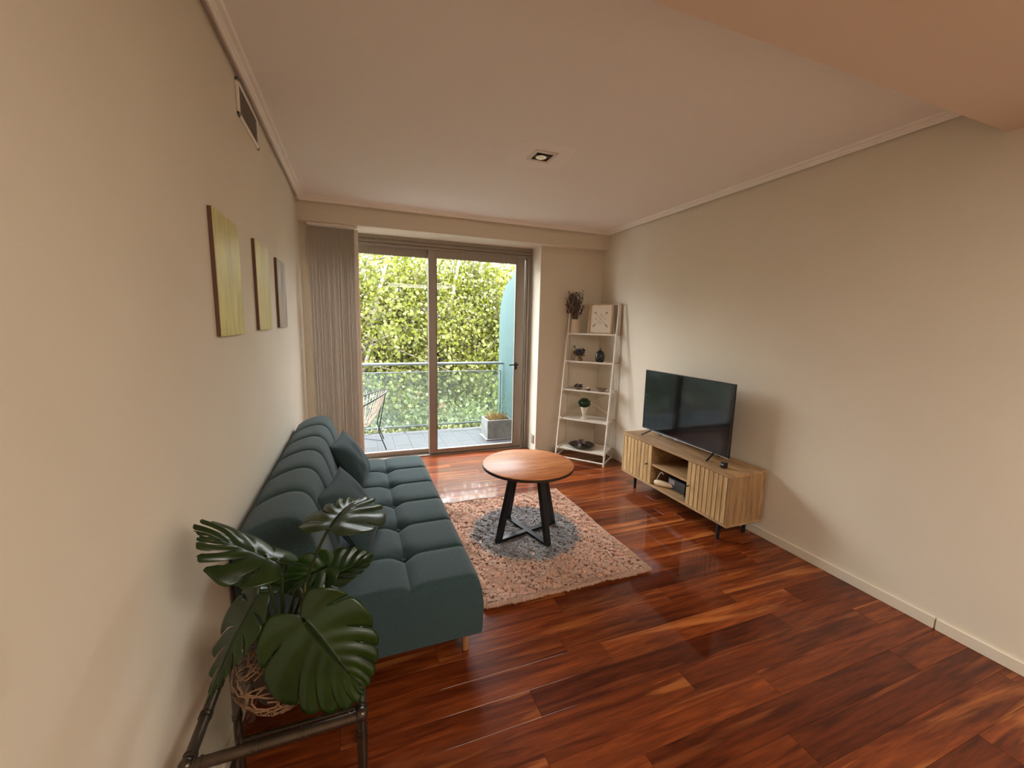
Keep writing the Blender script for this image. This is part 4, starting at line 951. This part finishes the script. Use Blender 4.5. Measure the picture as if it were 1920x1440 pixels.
car(2.4, 18.2, (.22, .23, .26), 'white car parked beyond the grey fence, left'); car(7.4, 18.4, (.10, .12, .16), 'blue-grey car parked beyond the fences, right')

def tube_np(mb_, a, b, r0, r1): mb_.tube([a, a.lerp(b, .5)+V((random.uniform(-.06, .06), random.uniform(-.06, .06), 0)), b], [r0, (r0+r1)/2, r1], 7)
def tree(x, y, top, rad, zmid, nleaf, lm, lab, seed, ls_=.085, holes=0.0):
    rs = random.Random(seed); g = np.random.default_rng(seed)
    t = thing('street_tree', (x, y, ZG), lab, 'tree', 'trees in front of the balcony')
    mb_ = MB(); cents = []
    fork = V((x+rs.uniform(-.2, .2), y, zmid-rad[2]*.75)); tube_np(mb_, V((x, y, ZG)), fork, .17, .12)
    for i in range(9):
        a = 2*PI*i/9+rs.uniform(-.3, .3); e = V((x+rad[0]*.62*math.cos(a)*rs.uniform(.6, 1.1), y+rad[1]*.62*math.sin(a), zmid+rad[2]*rs.uniform(-.25, .7)))
        tube_np(mb_, fork, e, .075, .028)
        for j in range(5):
            st0 = fork.lerp(e, rs.uniform(.35, 1)); e2 = st0+V((rs.uniform(-1, 1)*rad[0]*.5, rs.uniform(-1, 1)*rad[1]*.5, rs.uniform(-.35, .8)*rad[2]*.5)); tube_np(mb_, st0, e2, .024, .008); cents.append(e2)
            for q in range(2):
                e3 = e2+V((rs.uniform(-.6, .6), rs.uniform(-.5, .5), rs.uniform(-.4, .5))); tube_np(mb_, st0.lerp(e2, .6), e3, .010, .004); cents.append(e3)
    obj('trunk', mb_, M['bark'], t, smooth='all', fix=False)
    nc = 190
    u = g.normal(size=(nc, 3)); u /= np.linalg.norm(u, axis=1)[:, None]; rr = g.uniform(.25, 1, nc)**.6
    cc_ = np.array([x, y, zmid])+u*np.array(rad)*rr[:, None]
    cc_ = np.concatenate([cc_, np.array([list(c) for c in cents])])
    idx = g.integers(0, len(cc_), nleaf); pos = cc_[idx]+g.normal(size=(nleaf, 3))*np.array([.26, .26, .20])
    d1 = g.normal(size=(nleaf, 3)); d1[:, 2] -= .3; d1 /= np.linalg.norm(d1, axis=1)[:, None]
    d2 = np.cross(d1, g.normal(size=(nleaf, 3))); d2 /= np.linalg.norm(d2, axis=1)[:, None]; d3 = np.cross(d1, d2)
    s = (g.uniform(.6, 1.25, nleaf)*ls_)[:, None]
    # folded five-point leaf
    p0 = pos; p1 = pos+d1*s*.35+d2*s*.5+d3*s*.12; p2 = pos+d1*s*1.05; p3 = pos+d1*s*.35-d2*s*.5+d3*s*.12
    Vv = np.stack([p0, p1, p2, p3], 1).reshape(-1, 3)-np.array([x, y, ZG]); b_ = np.arange(nleaf)*4
    tr = np.stack([np.stack([b_, b_+1, b_+2], 1), np.stack([b_, b_+2, b_+3], 1)], 1).reshape(-1)
    me = D.meshes.new('foliage'); me.vertices.add(len(Vv)); me.vertices.foreach_set('co', Vv.reshape(-1).astype(np.float32))
    me.loops.add(len(tr)); me.loops.foreach_set('vertex_index', tr.astype(np.int32)); me.polygons.add(nleaf*2); me.polygons.foreach_set('loop_start', (np.arange(nleaf*2)*3).astype(np.int32)); me.update(calc_edges=True)
    me.materials.append(lm); o = D.objects.new('foliage', me); C.objects.link(o); o.parent = t; o['kind'] = 'stuff'
tree(-.05, 9.6, 0, (1.9, 1.4, 2.6), 1.2, 22000, M['tree1'], 'bright yellow-green street tree seen through the left door panel', 31)
tree(3.7, 11.0, 0, (2.2, 1.5, 2.6), 1.0, 19000, M['tree1'], 'bright green street tree seen through the right door panel', 32, .095)
tree(1.85, 10.6, 0, (1.8, 1.3, 2.7), 1.4, 21000, M['tree1'], 'yellow-green street tree behind the middle stile of the sliding door', 35)
tree(1.6, 8.3, 0, (1.8, .8, 1.5), -1.5, 20000, M['tree2'], 'shorter grey-green tree low in front of the balcony, middle', 33, .075)
tree(5.2, 13.5, 0, (2.6, 1.6, 2.8), .3, 24000, M['tree2'], 'looser grey-green tree with bare twigs, furthest right outside', 34, .10)
tree(-4.4, 10.2, 0, (2.3, 1.6, 2.9), .9, 15000, M['tree1'], 'tree left of the door, out of the frame, added to cut side daylight', 36, .11)  # this and the next two: unseen trees added to dim daylight on the walls
tree(-8.6, 10.8, 0, (2.5, 1.8, 3.1), .9, 13000, M['tree2'], 'tree far left of the balcony, out of the frame, added to cut side daylight', 37, .13)
tree(9.4, 12.5, 0, (2.5, 1.8, 3.1), .7, 13000, M['tree2'], 'tree far right of the balcony, out of the frame, added to cut side daylight', 38, .13)
